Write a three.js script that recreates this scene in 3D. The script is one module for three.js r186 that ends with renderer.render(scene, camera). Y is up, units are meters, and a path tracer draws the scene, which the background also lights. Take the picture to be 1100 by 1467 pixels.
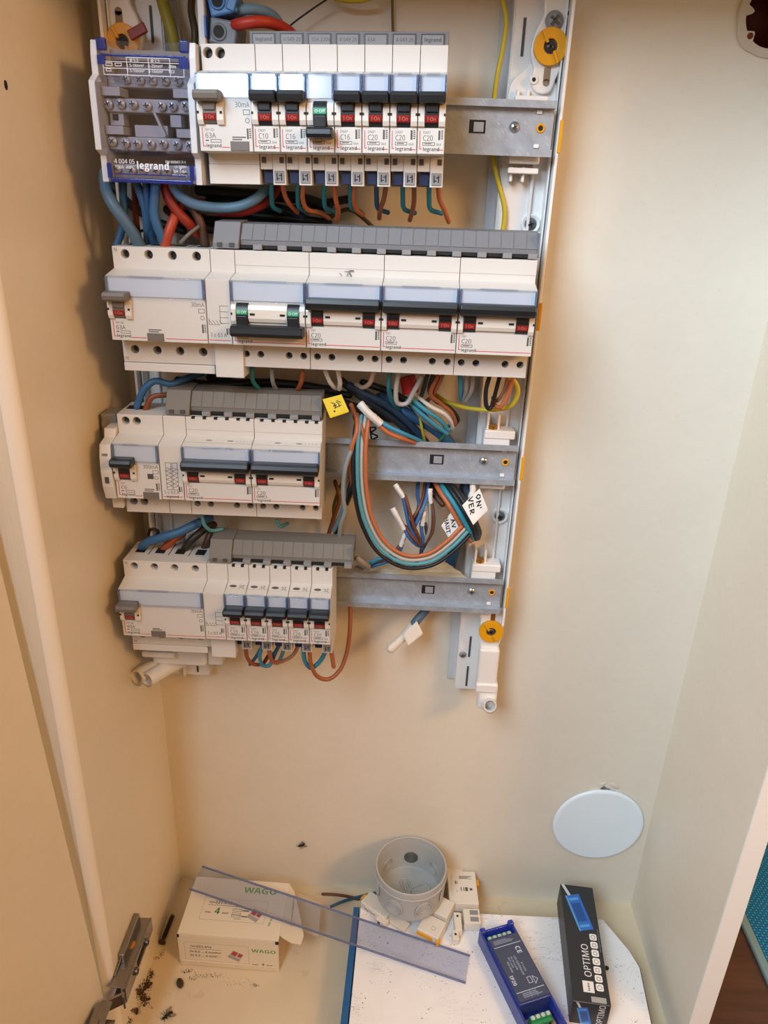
import * as THREE from 'three';
import { RoundedBoxGeometry } from 'three/addons/geometries/RoundedBoxGeometry.js';
import { RectAreaLightUniformsLib } from 'three/addons/lights/RectAreaLightUniformsLib.js';
import { ImprovedNoise } from 'three/addons/math/ImprovedNoise.js';
import { mergeGeometries } from 'three/addons/utils/BufferGeometryUtils.js';

// ---------------------------------------------------------------- camera, light, exposure
const scene = new THREE.Scene();
const CAM = new THREE.Vector3(0.1932, -0.0413, 0.6096);
const camera = new THREE.PerspectiveCamera(68.93, 1100 / 1467, 0.01, 20);
camera.position.copy(CAM);
camera.rotation.set(-23.4592 * Math.PI / 180, 1.3634 * Math.PI / 180, 2.1456 * Math.PI / 180, 'YXZ');
camera.updateMatrixWorld(true);
const renderer = new THREE.WebGLRenderer({ antialias: true });
renderer.toneMapping = THREE.LinearToneMapping;
renderer.toneMappingExposure = 0.3;
renderer.shadowMap.enabled = true;
RectAreaLightUniformsLib.init();
scene.background = new THREE.Color(0.75, 0.9, 1.15);            // overcast daylight beyond the room's window

// daylight: the window in the wall behind the camera, high and to the left
const WIN = { x0: -1.15, x1: -0.12, y0: 0.3, y1: 1.5, z: 1.4 };
const daylight = new THREE.RectAreaLight(new THREE.Color(0.74, 0.93, 1.12), 55, WIN.x1 - WIN.x0, WIN.y1 - WIN.y0);
daylight.position.set((WIN.x0 + WIN.x1) / 2, (WIN.y0 + WIN.y1) / 2, WIN.z - 0.03);
daylight.lookAt(daylight.position.x, daylight.position.y, 0);
scene.add(daylight);
// warm room lamp, to the right and above
const LAMP = new THREE.Vector3(1.3, 0.45, 1.0);
const lamp = new THREE.PointLight(new THREE.Color(1.0, 0.57, 0.24), 9.4, 0, 2);
lamp.position.copy(LAMP); lamp.castShadow = true; lamp.shadow.radius = 8;
scene.add(lamp);

// ---------------------------------------------------------------- helpers
const V = (x, y, z) => new THREE.Vector3(x, y, z);
const used = {};
const numbered = (n) => { const k = used[n] = (used[n] ?? -1) + 1; return k ? n + '_' + String(k).padStart(3, '0') : n; };
let seed = 7;
const rnd = () => { seed = (seed * 16807) % 2147483647; return seed / 2147483647; };
// where the sight line of a pixel of the photograph meets the plane z = depth (or y = height)
function at(px, py, z) {
  const f = 1068.83, d = V((px - 550) / f, -(py - 733.5) / f, -1).applyQuaternion(camera.quaternion);
  return CAM.clone().addScaledVector(d, (z - CAM.z) / d.z);
}
function aty(px, py, y) {
  const f = 1068.83, d = V((px - 550) / f, -(py - 733.5) / f, -1).applyQuaternion(camera.quaternion);
  return CAM.clone().addScaledVector(d, (y - CAM.y) / d.y);
}
function shadowed(o) { o.castShadow = o.receiveShadow = true; return o; }
function flat(g) { const h = g.index ? g.toNonIndexed() : g; for (const k of Object.keys(h.attributes)) if (!['position', 'normal', 'uv'].includes(k)) h.deleteAttribute(k); return h; }
function part(name, g, m, parent) {
  if (Array.isArray(g)) g = g.length > 1 ? mergeGeometries(g.map(flat)) : g[0];
  const o = shadowed(new THREE.Mesh(g, m)); o.name = parent === scene ? numbered(name) : name; parent.add(o); return o;
}
function thing(name, label, category, pos = [0, 0, 0], group) {
  const o = new THREE.Group(); o.name = numbered(name); o.userData = { label, category }; if (group) o.userData.group = group;
  o.position.set(...pos); scene.add(o); return o;
}
function tag(o, label, category, group) { o.userData = { label, category }; if (group) o.userData.group = group; return o; }
function struct(name, g, m) { const o = part(name, g, m, scene); o.userData.kind = 'structure'; return o; }
const bx = (w, h, d, x = 0, y = 0, z = 0, r = 0) => (r ? new RoundedBoxGeometry(w, h, d, 2, r) : new THREE.BoxGeometry(w, h, d)).translate(x, y, z);
const cyl = (r, h, x, y, z, axis = 'z', n = 20, r2 = r) => { const g = new THREE.CylinderGeometry(r, r2, h, n); if (axis === 'z') g.rotateX(Math.PI / 2); if (axis === 'x') g.rotateZ(Math.PI / 2); return g.translate(x, y, z); };
// side profile [z, y] pushed out along x from x0 over w
function prof(pts, w, x0 = 0, b = 0) {
  const s = new THREE.Shape(pts.map(([z, y]) => new THREE.Vector2(-z, y)));
  const g = new THREE.ExtrudeGeometry(s, { depth: w - 2 * b, bevelEnabled: b > 0, bevelThickness: b, bevelSize: b, bevelOffset: -b, bevelSegments: 2, steps: 1 });
  return g.translate(0, 0, b).rotateY(Math.PI / 2).translate(x0, 0, 0);
}
// outline [x, y] with round holes [x, y, r], pushed out along z from z0 over d
function plate(pts, holes, d, z0 = 0, b = 0) {
  const s = pts instanceof THREE.Shape ? pts : new THREE.Shape(pts.map((p) => new THREE.Vector2(...p)));
  for (const h of holes) {
    if (h instanceof THREE.Path) { s.holes.push(h); continue; }
    const c = new THREE.Path(); c.absarc(h[0], h[1], h[2], 0, 2 * Math.PI, true); s.holes.push(c);
  }
  return new THREE.ExtrudeGeometry(s, { depth: d - 2 * b, bevelEnabled: b > 0, bevelThickness: b, bevelSize: b, bevelOffset: -b, bevelSegments: 2, curveSegments: 14 }).translate(0, 0, z0 + b);
}
const rect = (x0, y0, x1, y1) => [[x0, y0], [x1, y0], [x1, y1], [x0, y1]];
function tube(pts, r, n = 0, closed = false) {
  const c = new THREE.CatmullRomCurve3(pts, closed, 'centripetal');
  return new THREE.TubeGeometry(c, n || Math.max(10, pts.length * 8), r, 8, closed);
}
function capped(pts, r, n) {                                       // tube with closed ends
  const g = tube(pts, r, n);
  return [g, new THREE.SphereGeometry(r, 8, 6).translate(...pts[0].toArray()), new THREE.SphereGeometry(r, 8, 6).translate(...pts[pts.length - 1].toArray())];
}
const noise = new ImprovedNoise();
function fbm(x, y, o = 4, s = 0) { let a = 0, k = 1, t = 0; for (let i = 0; i < o; i++) { a += k * noise.noise(x, y, s + i * 7.3); t += k; x *= 2.03; y *= 2.03; k *= 0.5; } return a / t; }
function dataTex(n, fn, srgb = false, m = n) {
  const d = new Uint8Array(n * m * 4);
  for (let j = 0; j < m; j++) for (let i = 0; i < n; i++) { const c = fn(i / n, j / m, i, j); for (let k = 0; k < 3; k++) d[(j * n + i) * 4 + k] = Math.max(0, Math.min(255, (Array.isArray(c) ? c[k] : c) * 255)); d[(j * n + i) * 4 + 3] = 255; }
  const t = new THREE.DataTexture(d, n, m); t.wrapS = t.wrapT = THREE.RepeatWrapping; t.magFilter = THREE.LinearFilter; t.minFilter = THREE.LinearMipmapLinearFilter; t.generateMipmaps = true;
  if (srgb) t.colorSpace = THREE.SRGBColorSpace; t.needsUpdate = true; return t;
}
function canvasTex(w, h, draw) {
  const c = document.createElement('canvas'); c.width = Math.round(w); c.height = Math.round(h);
  const x = c.getContext('2d'); draw(x, c.width, c.height);
  const t = new THREE.CanvasTexture(c); t.colorSpace = THREE.SRGBColorSpace; t.anisotropy = 8; return t;
}
const std = (color, roughness = 0.5, extra = {}) => new THREE.MeshStandardMaterial({ color, roughness, ...extra });
const phys = (color, roughness, extra) => new THREE.MeshPhysicalMaterial({ color, roughness, ...extra });
// uv in metres by the dominant direction of each face
function metres(g, k = 1) {
  g = flat(g); g.computeVertexNormals();
  const p = g.attributes.position, n = g.attributes.normal, u = new Float32Array(p.count * 2);
  for (let i = 0; i < p.count; i++) {
    const ax = Math.abs(n.getX(i)), ay = Math.abs(n.getY(i)), az = Math.abs(n.getZ(i));
    const [a, b] = az >= ax && az >= ay ? [p.getX(i), p.getY(i)] : ax >= ay ? [p.getZ(i), p.getY(i)] : [p.getX(i), p.getZ(i)];
    u[2 * i] = a * k; u[2 * i + 1] = b * k;
  }
  g.setAttribute('uv', new THREE.BufferAttribute(u, 2)); return g;
}

// ---------------------------------------------------------------- materials
const paintBump = dataTex(256, (u, v) => 0.5 + 0.28 * fbm(u * 24, v * 24, 3, 3) + 0.2 * fbm(u * 5, v * 5, 2, 9));
paintBump.repeat.set(4, 4);
const paintTone = dataTex(512, (u, v) => {
  const s = 1 + 0.018 * fbm(u * 6, v * 6, 4, 21) + 0.01 * fbm(u * 40, v * 40, 2, 5);
  const sp = fbm(u * 70, v * 70, 1, 40) > 0.56 ? 0.985 : 1;
  return [0.905 * s * sp, 0.872 * s * sp, 0.805 * s * sp];
}, true);
paintTone.repeat.set(3, 3);
const M = {
  trim: std('#f6f2ea', 0.3), paint: std("#ffffff", 0.4, { map: paintTone, bumpMap: paintBump, bumpScale: 0.0004 }),  // trim: paint whitened to stand in for daylight on the panel edges
  roomWall: std("#b09a78", 0.9), roomCeil: std("#c4b7a0", 0.9),
  house: std('#d4d2cd', 0.42), house2: std('#dad8d3', 0.38), white: std('#e9e7e2', 0.4), pure: std('#eceae6', 0.35),
  black: std('#191c20', 0.38), dark: std('#141414', 0.7), greyTog: std('#6f6a64', 0.42), grey: std('#6d6f72', 0.55), grey2: std('#8b8c8d', 0.5),
  darkGrey: std('#4a4b4c', 0.6), screw: std('#8f8f8c', 0.32, { metalness: 0.9 }), darkScrew: std('#4c4b48', 0.4, { metalness: 0.3 }),
  steel: std('#b9bcbf', 0.3, { metalness: 0.95 }), brass: std('#b98a3a', 0.35, { metalness: 0.85 }),
  yellow: std('#e0a010', 0.42), red: std('#b5201c', 0.5), copper: std('#b06a3c', 0.4, { metalness: 0.8 }),
  blueRim: std('#1d5c94', 0.5), card2: std('#e0d2b8', 0.7), card3: std('#cdbfa8', 0.75), fold: std('#a8977c', 0.8), boxGrey: std('#b4b5b3', 0.45), gromDark: std('#5d615f', 0.6), base: std('#e4ddd0', 0.42),  // darker card tone: carton cream with shade put into the colour
  strip: phys('#eef1f8', 0.1, { transmission: 1, thickness: 0, ior: 1.5 }), stripEdge: phys('#aab4d2', 0.2, { transmission: 0.7, thickness: 0 }), pcbGreen: std('#2f8f5a', 0.45), blueCase: phys('#5a78e0', 0.15, { transmission: 0.75, thickness: 0 }), blueHood: phys('#3a4f9c', 0.2, { transmission: 0.4, thickness: 0 }),
  disc: std('#ecf7fc', 0.35), plaster: std('#d9d2c4', 0.9), rimCream: std('#cfc4b2', 0.5), redCup: std('#6a1c0c', 0.5), chrome: std('#98918a', 0.25, { metalness: 0.9 }),
  milky: phys('#f6f5f1', 0.25, { transmission: 0.2, thickness: 0 }), clear: phys('#eceef5', 0.08, { transmission: 1, thickness: 0, ior: 1.5 }),
  blueClear: phys('#5470d8', 0.15, { transmission: 0.85, thickness: 0 }), blueDeep: std('#23489a', 0.4), blueMid: std('#3f78b8', 0.4),
  windowEdge: phys('#b4c8e0', 0.15, { transmission: 0.8, thickness: 0 }), window: phys('#f3f6fa', 0.12, { transmission: 1, thickness: 0, ior: 1.5, clearcoat: 0.5 }),
};

// ---------------------------------------------------------------- the room behind the camera
const FLOOR = -0.80, BACK = -0.02, LX = -0.0465, RX = 0.484, RF = 0.152, LF = 0.172, TOP = 0.112, ROOM = -0.86;
const plankTone = dataTex(256, (u, v) => { const s = 1 + 0.25 * fbm(u * 3, v * 50, 4, 2); return [0.34 * s, 0.24 * s, 0.195 * s]; }, true);
plankTone.repeat.set(3, 3);
M.planks = std('#ffffff', 0.4, { map: plankTone });
struct('floor', metres(bx(3.4, 0.05, 2.2, 0.2, ROOM - 0.025, 0.42)), M.planks);
struct('ceiling', bx(3.4, 0.06, 2.2, 0.2, 1.58, 0.42), M.roomCeil);
struct('wall_left', bx(0.08, 2.5, 2.2, -1.44, 0.36, 0.42), M.roomWall);
struct('wall_right', bx(0.08, 2.5, 2.2, 1.84, 0.36, 0.42), M.roomWall);
struct('wall_back', bx(3.4, 2.5, 0.08, 0.2, 0.36, -0.64), M.roomWall);
{ // the wall with the window
  const o2 = new THREE.Shape(rect(-1.4, ROOM, 1.8, 1.55).map((p) => new THREE.Vector2(...p)));
  const h2 = new THREE.Path(rect(WIN.x0, WIN.y0, WIN.x1, WIN.y1).reverse().map((p) => new THREE.Vector2(...p)));
  struct('wall_front', plate(o2, [h2], 0.12, WIN.z), M.roomWall);
}
{ // warm lamp: a small globe on a cord
  const t = thing('pendant_lamp', 'warm globe bulb hanging on a cord beside the cupboard', 'lamp', [LAMP.x, LAMP.y, LAMP.z]);
  part('bulb', new THREE.SphereGeometry(0.08, 24, 16), std('#ffd9a8', 0.5, { emissive: '#ffb36a', emissiveIntensity: 3 }), t);
  part('cord', cyl(0.004, 1.02, 0, 0.59, 0, 'y', 8), M.dark, t);
}

// ---------------------------------------------------------------- the cupboard
const floorTone = dataTex(512, (u, v) => { const s = 1 + 0.04 * fbm(u * 6, v * 6, 4, 51), d = fbm(u * 14, v * 14, 4, 77) > 0.34 ? 0.96 : 1; return [0.86 * s * d, 0.795 * s * d, 0.68 * s * d]; }, true);
floorTone.repeat.set(4, 4); M.floorPaint = std('#ffffff', 0.55, { map: floorTone, bumpMap: paintBump, bumpScale: 0.0004 });
const OUT = V(0.4395, 0.0795, BACK), HOLE = V(0.4284, -0.6285, BACK);
{
  const o = new THREE.Shape(rect(LX - 0.05, -0.86, RX + 0.0175, 0.14).map((p) => new THREE.Vector2(...p)));
  const c1 = new THREE.Path(); c1.absarc(OUT.x, OUT.y, 0.0225, 0, 2 * Math.PI, true);
  const c2 = new THREE.Path([[-0.0045, -0.006], [-0.005, 0.001], [-0.002, 0.0042], [0.001, 0.0022], [0.005, 0.001], [0.0062, -0.006]].reverse().map(([a, b]) => new THREE.Vector2(HOLE.x + a, HOLE.y + b)));
  struct('wall_cupboard_back', metres(plate(o, [c1, c2], 0.018, BACK - 0.018)), M.paint);
}
struct('cupboard_floor', metres(bx(RX - LX + 0.02, 0.018, 0.20, (LX + RX) / 2, FLOOR - 0.009, 0.075)), M.floorPaint);
struct('cupboard_ceiling', metres(bx(RX - LX + 0.06, 0.018, 0.184, (LX + RX) / 2, TOP + 0.009, 0.074)), M.paint);
{ // side panels: the front edge nosed on its inner corner
  const nose = (x0, s, w, zf, r) => {
    const sh = new THREE.Shape(); const X = (d) => x0 + s * d;
    sh.moveTo(X(0), BACK); sh.lineTo(X(0), zf - r);
    for (let i = 1; i <= 8; i++) { const a = i / 8 * Math.PI / 2; sh.lineTo(X(r - r * Math.cos(a)), zf - r + r * Math.sin(a)); }
    sh.lineTo(X(w), zf); sh.lineTo(X(w), BACK);
    return metres(new THREE.ExtrudeGeometry(sh, { depth: 1.06, bevelEnabled: false }).rotateX(-Math.PI / 2).scale(1, 1, -1));
  };
  const fix = (g) => { // the mirror above turns the faces over: turn them back
    const p = g.attributes.position.array, u = g.attributes.uv.array;
    for (let i = 0; i < p.length; i += 9) for (let k = 0; k < 3; k++) { const a = p[i + k]; p[i + k] = p[i + 3 + k]; p[i + 3 + k] = a; }
    for (let i = 0; i < u.length; i += 6) for (let k = 0; k < 2; k++) { const a = u[i + k]; u[i + k] = u[i + 2 + k]; u[i + 2 + k] = a; }
    g.computeVertexNormals(); return g;
  };
  struct('cupboard_side', fix(nose(LX, -1, 0.055, LF - 0.0085, 0.0005)).translate(0, -0.85, 0), M.paint).name = 'wall_cupboard_left';
  struct('cupboard_side', fix(nose(RX, 1, 0.0175, RF - 0.0015, 0.0005)).translate(0, -0.85, 0), M.paint).name = 'wall_cupboard_right';
  // panel edges whitened in place of daylight: rounded bead left, flat band right
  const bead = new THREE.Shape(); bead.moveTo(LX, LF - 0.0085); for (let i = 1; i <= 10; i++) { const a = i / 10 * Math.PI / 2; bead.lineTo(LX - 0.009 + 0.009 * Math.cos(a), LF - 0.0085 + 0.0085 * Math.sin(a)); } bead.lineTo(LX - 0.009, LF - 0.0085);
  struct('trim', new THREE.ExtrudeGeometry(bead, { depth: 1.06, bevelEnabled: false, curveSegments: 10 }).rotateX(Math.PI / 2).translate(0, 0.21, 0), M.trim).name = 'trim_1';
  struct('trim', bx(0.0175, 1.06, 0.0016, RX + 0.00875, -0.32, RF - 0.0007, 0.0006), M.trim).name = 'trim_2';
  struct('panel_edge', bx(0.046, 1.06, 0.008, LX - 0.032, -0.32, LF - 0.0045), M.paint).name = 'trim_3';
}
{ // the open door, hung a little askew on the left
  const t = thing('cupboard_door', 'cream painted cupboard door standing open, hung askew', 'door', [-0.052, -0.66, 0.181]);
  part('door_panel', metres(bx(0.019, 1.0, 0.5, -0.0095, 0.32, 0.25, 0.002)), M.paint, t);
  t.rotation.set(0, -0.14, 0.048);
}

// ---------------------------------------------------------------- modular devices on the rails
const U = 0.0175, NH = 0.022, RAILY = [0, -0.124, -0.248, -0.372];
const ROWS = [
  { x: 0.0526, y: -0.0013, z: 0.0781, tilt: 0.0189, yaw: 0.0263 }, { x: -0.0186, y: -0.1254, z: 0.0784, tilt: 0.007, yaw: 0.0266 },
  { x: -0.0267, y: -0.2468, z: 0.0815, tilt: -0.0051, yaw: -0.0297 }, { x: -0.035, y: -0.3721, z: 0.0824, tilt: 0.0047, yaw: 0 }];
// put a device at its place in units along its row
function onRow(o, row, n, dy = 0, dz = 0) {
  const r = ROWS[row], d = n * U;
  o.position.set(r.x + d, r.y + d * r.tilt + dy, r.z + d * r.yaw + dz); o.rotation.set(0, -r.yaw, r.tilt); return o;
}
const rowPoint = (row, x, y, z) => V(ROWS[row].x + x, ROWS[row].y + y + x * ROWS[row].tilt, ROWS[row].z + z + x * ROWS[row].yaw);
const inkTex = {};
function printMat(key, w, h, k, draw, paper = '#d4d2cd', rough = 0.42) {         // flat print on a plate of w x h millimetres
  return inkTex[key] ??= std('#ffffff', rough, { map: canvasTex(w * k, h * k, (c, W, H) => { c.fillStyle = paper; c.fillRect(0, 0, W, H); c.save(); c.scale(k, k); draw(c, w, h); c.restore(); }) });
}
function txt(c, s, x, y, size, color = '#55524e', font = 'sans-serif', o = {}) {
  c.save(); c.translate(x, y); if (o.turn) c.rotate(o.turn); if (o.sx) c.scale(o.sx, 1); c.fillStyle = color; c.font = (o.bold ? 'bold ' : '') + '20px ' + font; c.scale(size / 20, size / 20); c.textAlign = o.align || 'left'; c.fillText(s, 0, 0); c.restore();
}
const RED = '#c8383c', INK = '#55524e';
function bars(c, x, y, w, h, n, color = INK) { c.fillStyle = color; for (let i = 0; i < n; i++) c.fillRect(x, y + i * h / n, w * (0.6 + 0.4 * Math.abs(Math.sin(i * 7.1 + x))), h / n * 0.55); }
function vtxt(c, x, y, w, h) { c.fillStyle = INK; c.fillRect(x, y, w * 0.42, h); for (let i = 0; i < 5; i++) c.fillRect(x + w * 0.58, y + h * i / 5, w * 0.42, h / 5 * 0.6); }
function logo(c, x, y, s) { txt(c, 'legrand', x, y, s, '#3c3a38', 'sans-serif', { bold: true }); }
// a flat plate with its print on the front (the plate's uv run 0..1 over its front)
function printed(name, w, h, x, y, z, m, parent, t = 0.0004) {
  const g = new THREE.BoxGeometry(w, h, t).translate(x, y, z + t / 2);
  const u = g.attributes.uv, n = g.attributes.normal; for (let i = 0; i < u.count; i++) if (n.getZ(i) < 0.9) u.setXY(i, 0.02, 0.98);
  return part(name, g, m, parent);
}
function arcPatch(len, r, a0, a1, x, z0) {                           // strip of a drum lying along x
  const N = 6, p = [], uv = [], id = [];
  for (let i = 0; i <= N; i++) { const a = a0 + (a1 - a0) * i / N; for (const s of [0, 1]) { p.push(x - len / 2 + s * len, r * Math.sin(a), z0 + r * Math.cos(a)); uv.push(s, i / N); } }
  for (let i = 0; i < N; i++) { const q = 2 * i; id.push(q, q + 1, q + 3, q, q + 3, q + 2); }
  const g = new THREE.BufferGeometry(); g.setAttribute('position', new THREE.Float32BufferAttribute(p, 3)); g.setAttribute('uv', new THREE.Float32BufferAttribute(uv, 2)); g.setIndex(id); g.computeVertexNormals(); return g;
}
const onMat = printMat('on', 8, 4, 20, (c) => txt(c, 'I·On', 4, 3.0, 2.9, '#c98a84', 'sans-serif', { align: 'center' }), '#93201d');
const offMat = printMat('off', 8, 4, 20, (c) => txt(c, 'O·Off', 4, 3.0, 2.7, '#d8efe4', 'sans-serif', { align: 'center' }), '#1f8a62');
// lever of width w centred on x, a drum at each of stems, on = lever up
function lever(p, x, w, stems, on, m, thick = 0.0064) {
  const yc = on ? 0.0092 : -0.0112, s = on ? 1 : -1;
  const q = [[0.0004, -0.4], [0.004, -0.55], [0.0095, -0.5], [0.0112, -0.3], [0.0116, 0.1], [0.0105, 0.42], [0.007, 0.5], [0.0004, 0.45]].map(([z, t]) => [z, yc + s * t * thick]);
  const t = part('lever', prof(q, w, x - w / 2, 0.0011), m, p);
  for (const sx of stems) {
    const cy = cyl(0.0085, 0.0084, sx, 0, -0.0045, 'x', 32); part('drum', [cy, bx(0.0078, 0.007, 0.0035, sx, s * 0.0045, 0.0035, 0.0008)], m, t);
    part('indicator', on ? arcPatch(0.008, 0.00875, -0.53, -0.06, sx, -0.0045) : arcPatch(0.008, 0.00875, -0.05, 0.36, sx, -0.0045), on ? onMat : offMat, t);
  }
  return t;
}
// housing: stepped body, terminal shoulders with round holes top and bottom
const PROFILE = [[-0.052, -0.0412], [-0.052, 0.0402], [-0.0262, 0.0402], [-0.0262, 0.0262], [-0.0165, 0.0255], [0, 0.0222], [0, -0.022], [-0.0165, -0.0228], [-0.0262, -0.0228], [-0.0262, -0.0412]];
function housing(p, w, top, bottom, m = M.house, r = 0.0029, low = true) {
  const e = 0.00018, gs = [prof(PROFILE, w - 2 * e, e, 0.0003)];
  gs.push(plate(rect(e, 0.0248, w - e, 0.0402), top.map((x) => [x, 0.0352, r]), 0.0097, -0.0262, 0.0003));
  if (low) gs.push(plate(rect(e, -0.0412, w - e, -0.0222), bottom.map((x) => [x, -0.0318, r]), 0.0097, -0.0262, 0.0003));
  const h = part('housing', gs, m, p);
  for (const [xs, y] of [[top, 0.0352], [bottom, -0.0318]]) for (const x of xs) {
    part('terminal_hole', plate([[-0.0031, -0.0031], [0.0031, -0.0031], [0.0031, 0.0031], [-0.0031, 0.0031]], [], 0.0004, -0.0262).translate(x, y, 0), M.dark, p);
    const a = rnd() * 3; part('terminal_screw', [cyl(r * 0.74, 0.002, x, y, -0.0244, 'z', 14), bx(r * 1.3, r * 0.25, 0.0006, 0, 0, -0.0232).rotateZ(a).translate(x, y, 0)], M.darkScrew, p);
  }
  return h;
}
// clear label holder over the top of the nose
function labelWindow(p, x0, x1) {
  const w = x1 - x0, c = (x0 + x1) / 2;
  part('label_window', [bx(w, 0.0138, 0.0007, 0, 0, 0, 0.0003).rotateX(-0.085).translate(c, 0.0148, 0.0026), bx(w, 0.0008, 0.0019, c, 0.0219, 0.001)], M.window, p);
  for (const x of [x0 + 0.0006, x1 - 0.0006]) part('window_edge', bx(0.0012, 0.0138, 0.0024, x, 0.0148, 0.0013), M.windowEdge, p);
  part('label_card', bx(w - 0.0024, 0.0118, 0.0004, c, 0.0146, 0.0004), M.card, p);
  part('label_clip', bx(Math.max(w * 0.5, 0.006), 0.0012, 0.0022, c, 0.0222, 0.0012, 0.0003), M.window, p);
}
M.card = std('#eef1f4', 0.6);
M.cheek = std('#dfdbd2', 0.32);
function cheek(p, x0, x1, y0 = -0.0068, y1 = 0.0062, eyes = []) {
  const q = [[0, y0], [0.0022, y0 + 0.0004], [0.0034, y0 + 0.003], [0.0034, y1 - 0.003], [0.0022, y1 - 0.0003], [0, y1]];
  part('cheek', prof(q, x1 - x0, x0, 0.0002), M.cheek, p);
  for (const [ex, ew] of eyes) part('slot', bx(ew, 0.0014, 0.0006, ex, 0, 0.0035), M.dark, p);
}
function redL(c, h, x, x0, w) { c.fillStyle = RED; c.beginPath(); c.fillRect(x, h * 0.1, 0.5, h * 0.72); c.fillRect(x, h * 0.79, 1.6, 0.5); c.fillRect(x0, h * 0.83, w - x0, 0.5); }
// single-pole breaker, one unit wide
function singleBreaker(amp, on, label, group, low) {
  const t = thing('circuit_breaker', label, 'circuit breaker', [0, 0, 0], group), w = U;
  housing(t, w, [], [], M.house, 0.0029, false);
  printed('printed_face', w - 0.0012, 0.0145, w / 2, -0.0146, 0.0002, printMat('single' + amp, 16.3, 14.5, 14, (c, W, H) => {
    redL(c, H, 0.8, 12.6, W - 0.4); txt(c, 'DNX³', 2.9, 3.1, 2.1); txt(c, amp, 2.9, 7.0, 4.2, '#4e4a48', 'sans-serif', { sx: 0.9 });
    c.strokeStyle = INK; c.lineWidth = 0.35; c.strokeRect(3, 8.1, 7.4, 1.6); bars(c, 4, 8.5, 5, 0.9, 1); txt(c, '6kA', 11.4, 9.8, 2); logo(c, 3, 12.9, 2.9); vtxt(c, 12.6, 1.2, 3, 5.4);
  }), t);
  cheek(t, 0.0003, 0.0043, -0.0068, 0.0062, [[0.0008, 0.0011]]); cheek(t, 0.0131, 0.0172, -0.0068, 0.0062, [[0.0167, 0.0011]]);
  labelWindow(t, 0.0003, w - 0.0003);
  lever(t, w / 2, 0.0166, [w / 2 - 0.0001], on, M.black);
  // clip terminals below: a stepped cover, a grey release tab and the dark blue wire entry
  part('terminal_cover', [bx(0.0084, 0.0092, 0.0097, 0.0044, -0.0274, -0.0214, 0.0004), bx(0.0086, 0.0186, 0.0104, 0.013, -0.0322, -0.021, 0.0004), bx(w - 0.001, 0.004, 0.006, w / 2, -0.0392, -0.0292)], M.house, t);
  for (const x of [0.0028, 0.0148]) part('test_hole', [bx(0.0028, 0.0036, 0.0005, x, -0.0262, -0.0157)], M.darkGrey, t);
  part('wire_entry', bx(0.0058, 0.008, 0.004, 0.0046, -0.0362, -0.0232), M.navy, t);
  const tab = part('release_tab', bx(0.0066, 0.0075, 0.0012, 0.013, -0.0364, -0.0156, 0.0003), M.grey2, t);
  part('release_slot', [bx(0.0006, 0.0045, 0.0003, 0.0115, -0.0364, -0.0149), bx(0.0006, 0.0045, 0.0003, 0.0145, -0.0364, -0.0149), bx(0.0018, 0.0006, 0.0003, 0.0123, -0.0375, -0.0149), bx(0.0018, 0.0006, 0.0003, 0.0137, -0.0355, -0.0149)], M.dark, tab);
  if (low) {
    for (const x of [0.005, 0.0125]) part('comb_slot', bx(0.0024, 0.0016, 0.003, x, 0.0396, -0.0176), M.dark, t);
    slopePrint(t, w, 1);
  }
  return t;
}
M.navy = std('#1b2a52', 0.5);
const slopeMat = printMat('slope', 16, 6, 16, (c) => { c.fillStyle = INK; c.beginPath(); c.ellipse(5, 3, 3, 1.5, 0, 0, 7); c.fill(); txt(c, '3ξ', 9.5, 5, 5, INK); }, '#d4d2cd');
const slopeMat3 = printMat('slope3', 50, 6, 12, (c) => { c.fillStyle = INK; c.globalAlpha = 0.6; c.beginPath(); c.ellipse(18, 3, 2.5, 1, 0, 0, 7); c.ellipse(34, 3, 2.5, 1, 0, 0, 7); c.fill(); for (let i = 0; i < 4; i++) txt(c, '/', 38 + i * 2.6, 4.6, 4, INK); }, '#d4d2cd');
function slopePrint(t, w, n) {                                      // marks printed on the sloping ledge above the nose
  const ww = w - 0.0014, o = printed('ledge_print', ww, 0.0062, w / 2, 0, 0, n === 1 ? slopeMat : slopeMat3, t, 0.0003);
  o.position.set(0, 0.0243, -0.0092); o.rotation.x = -1.373;
}
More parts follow.
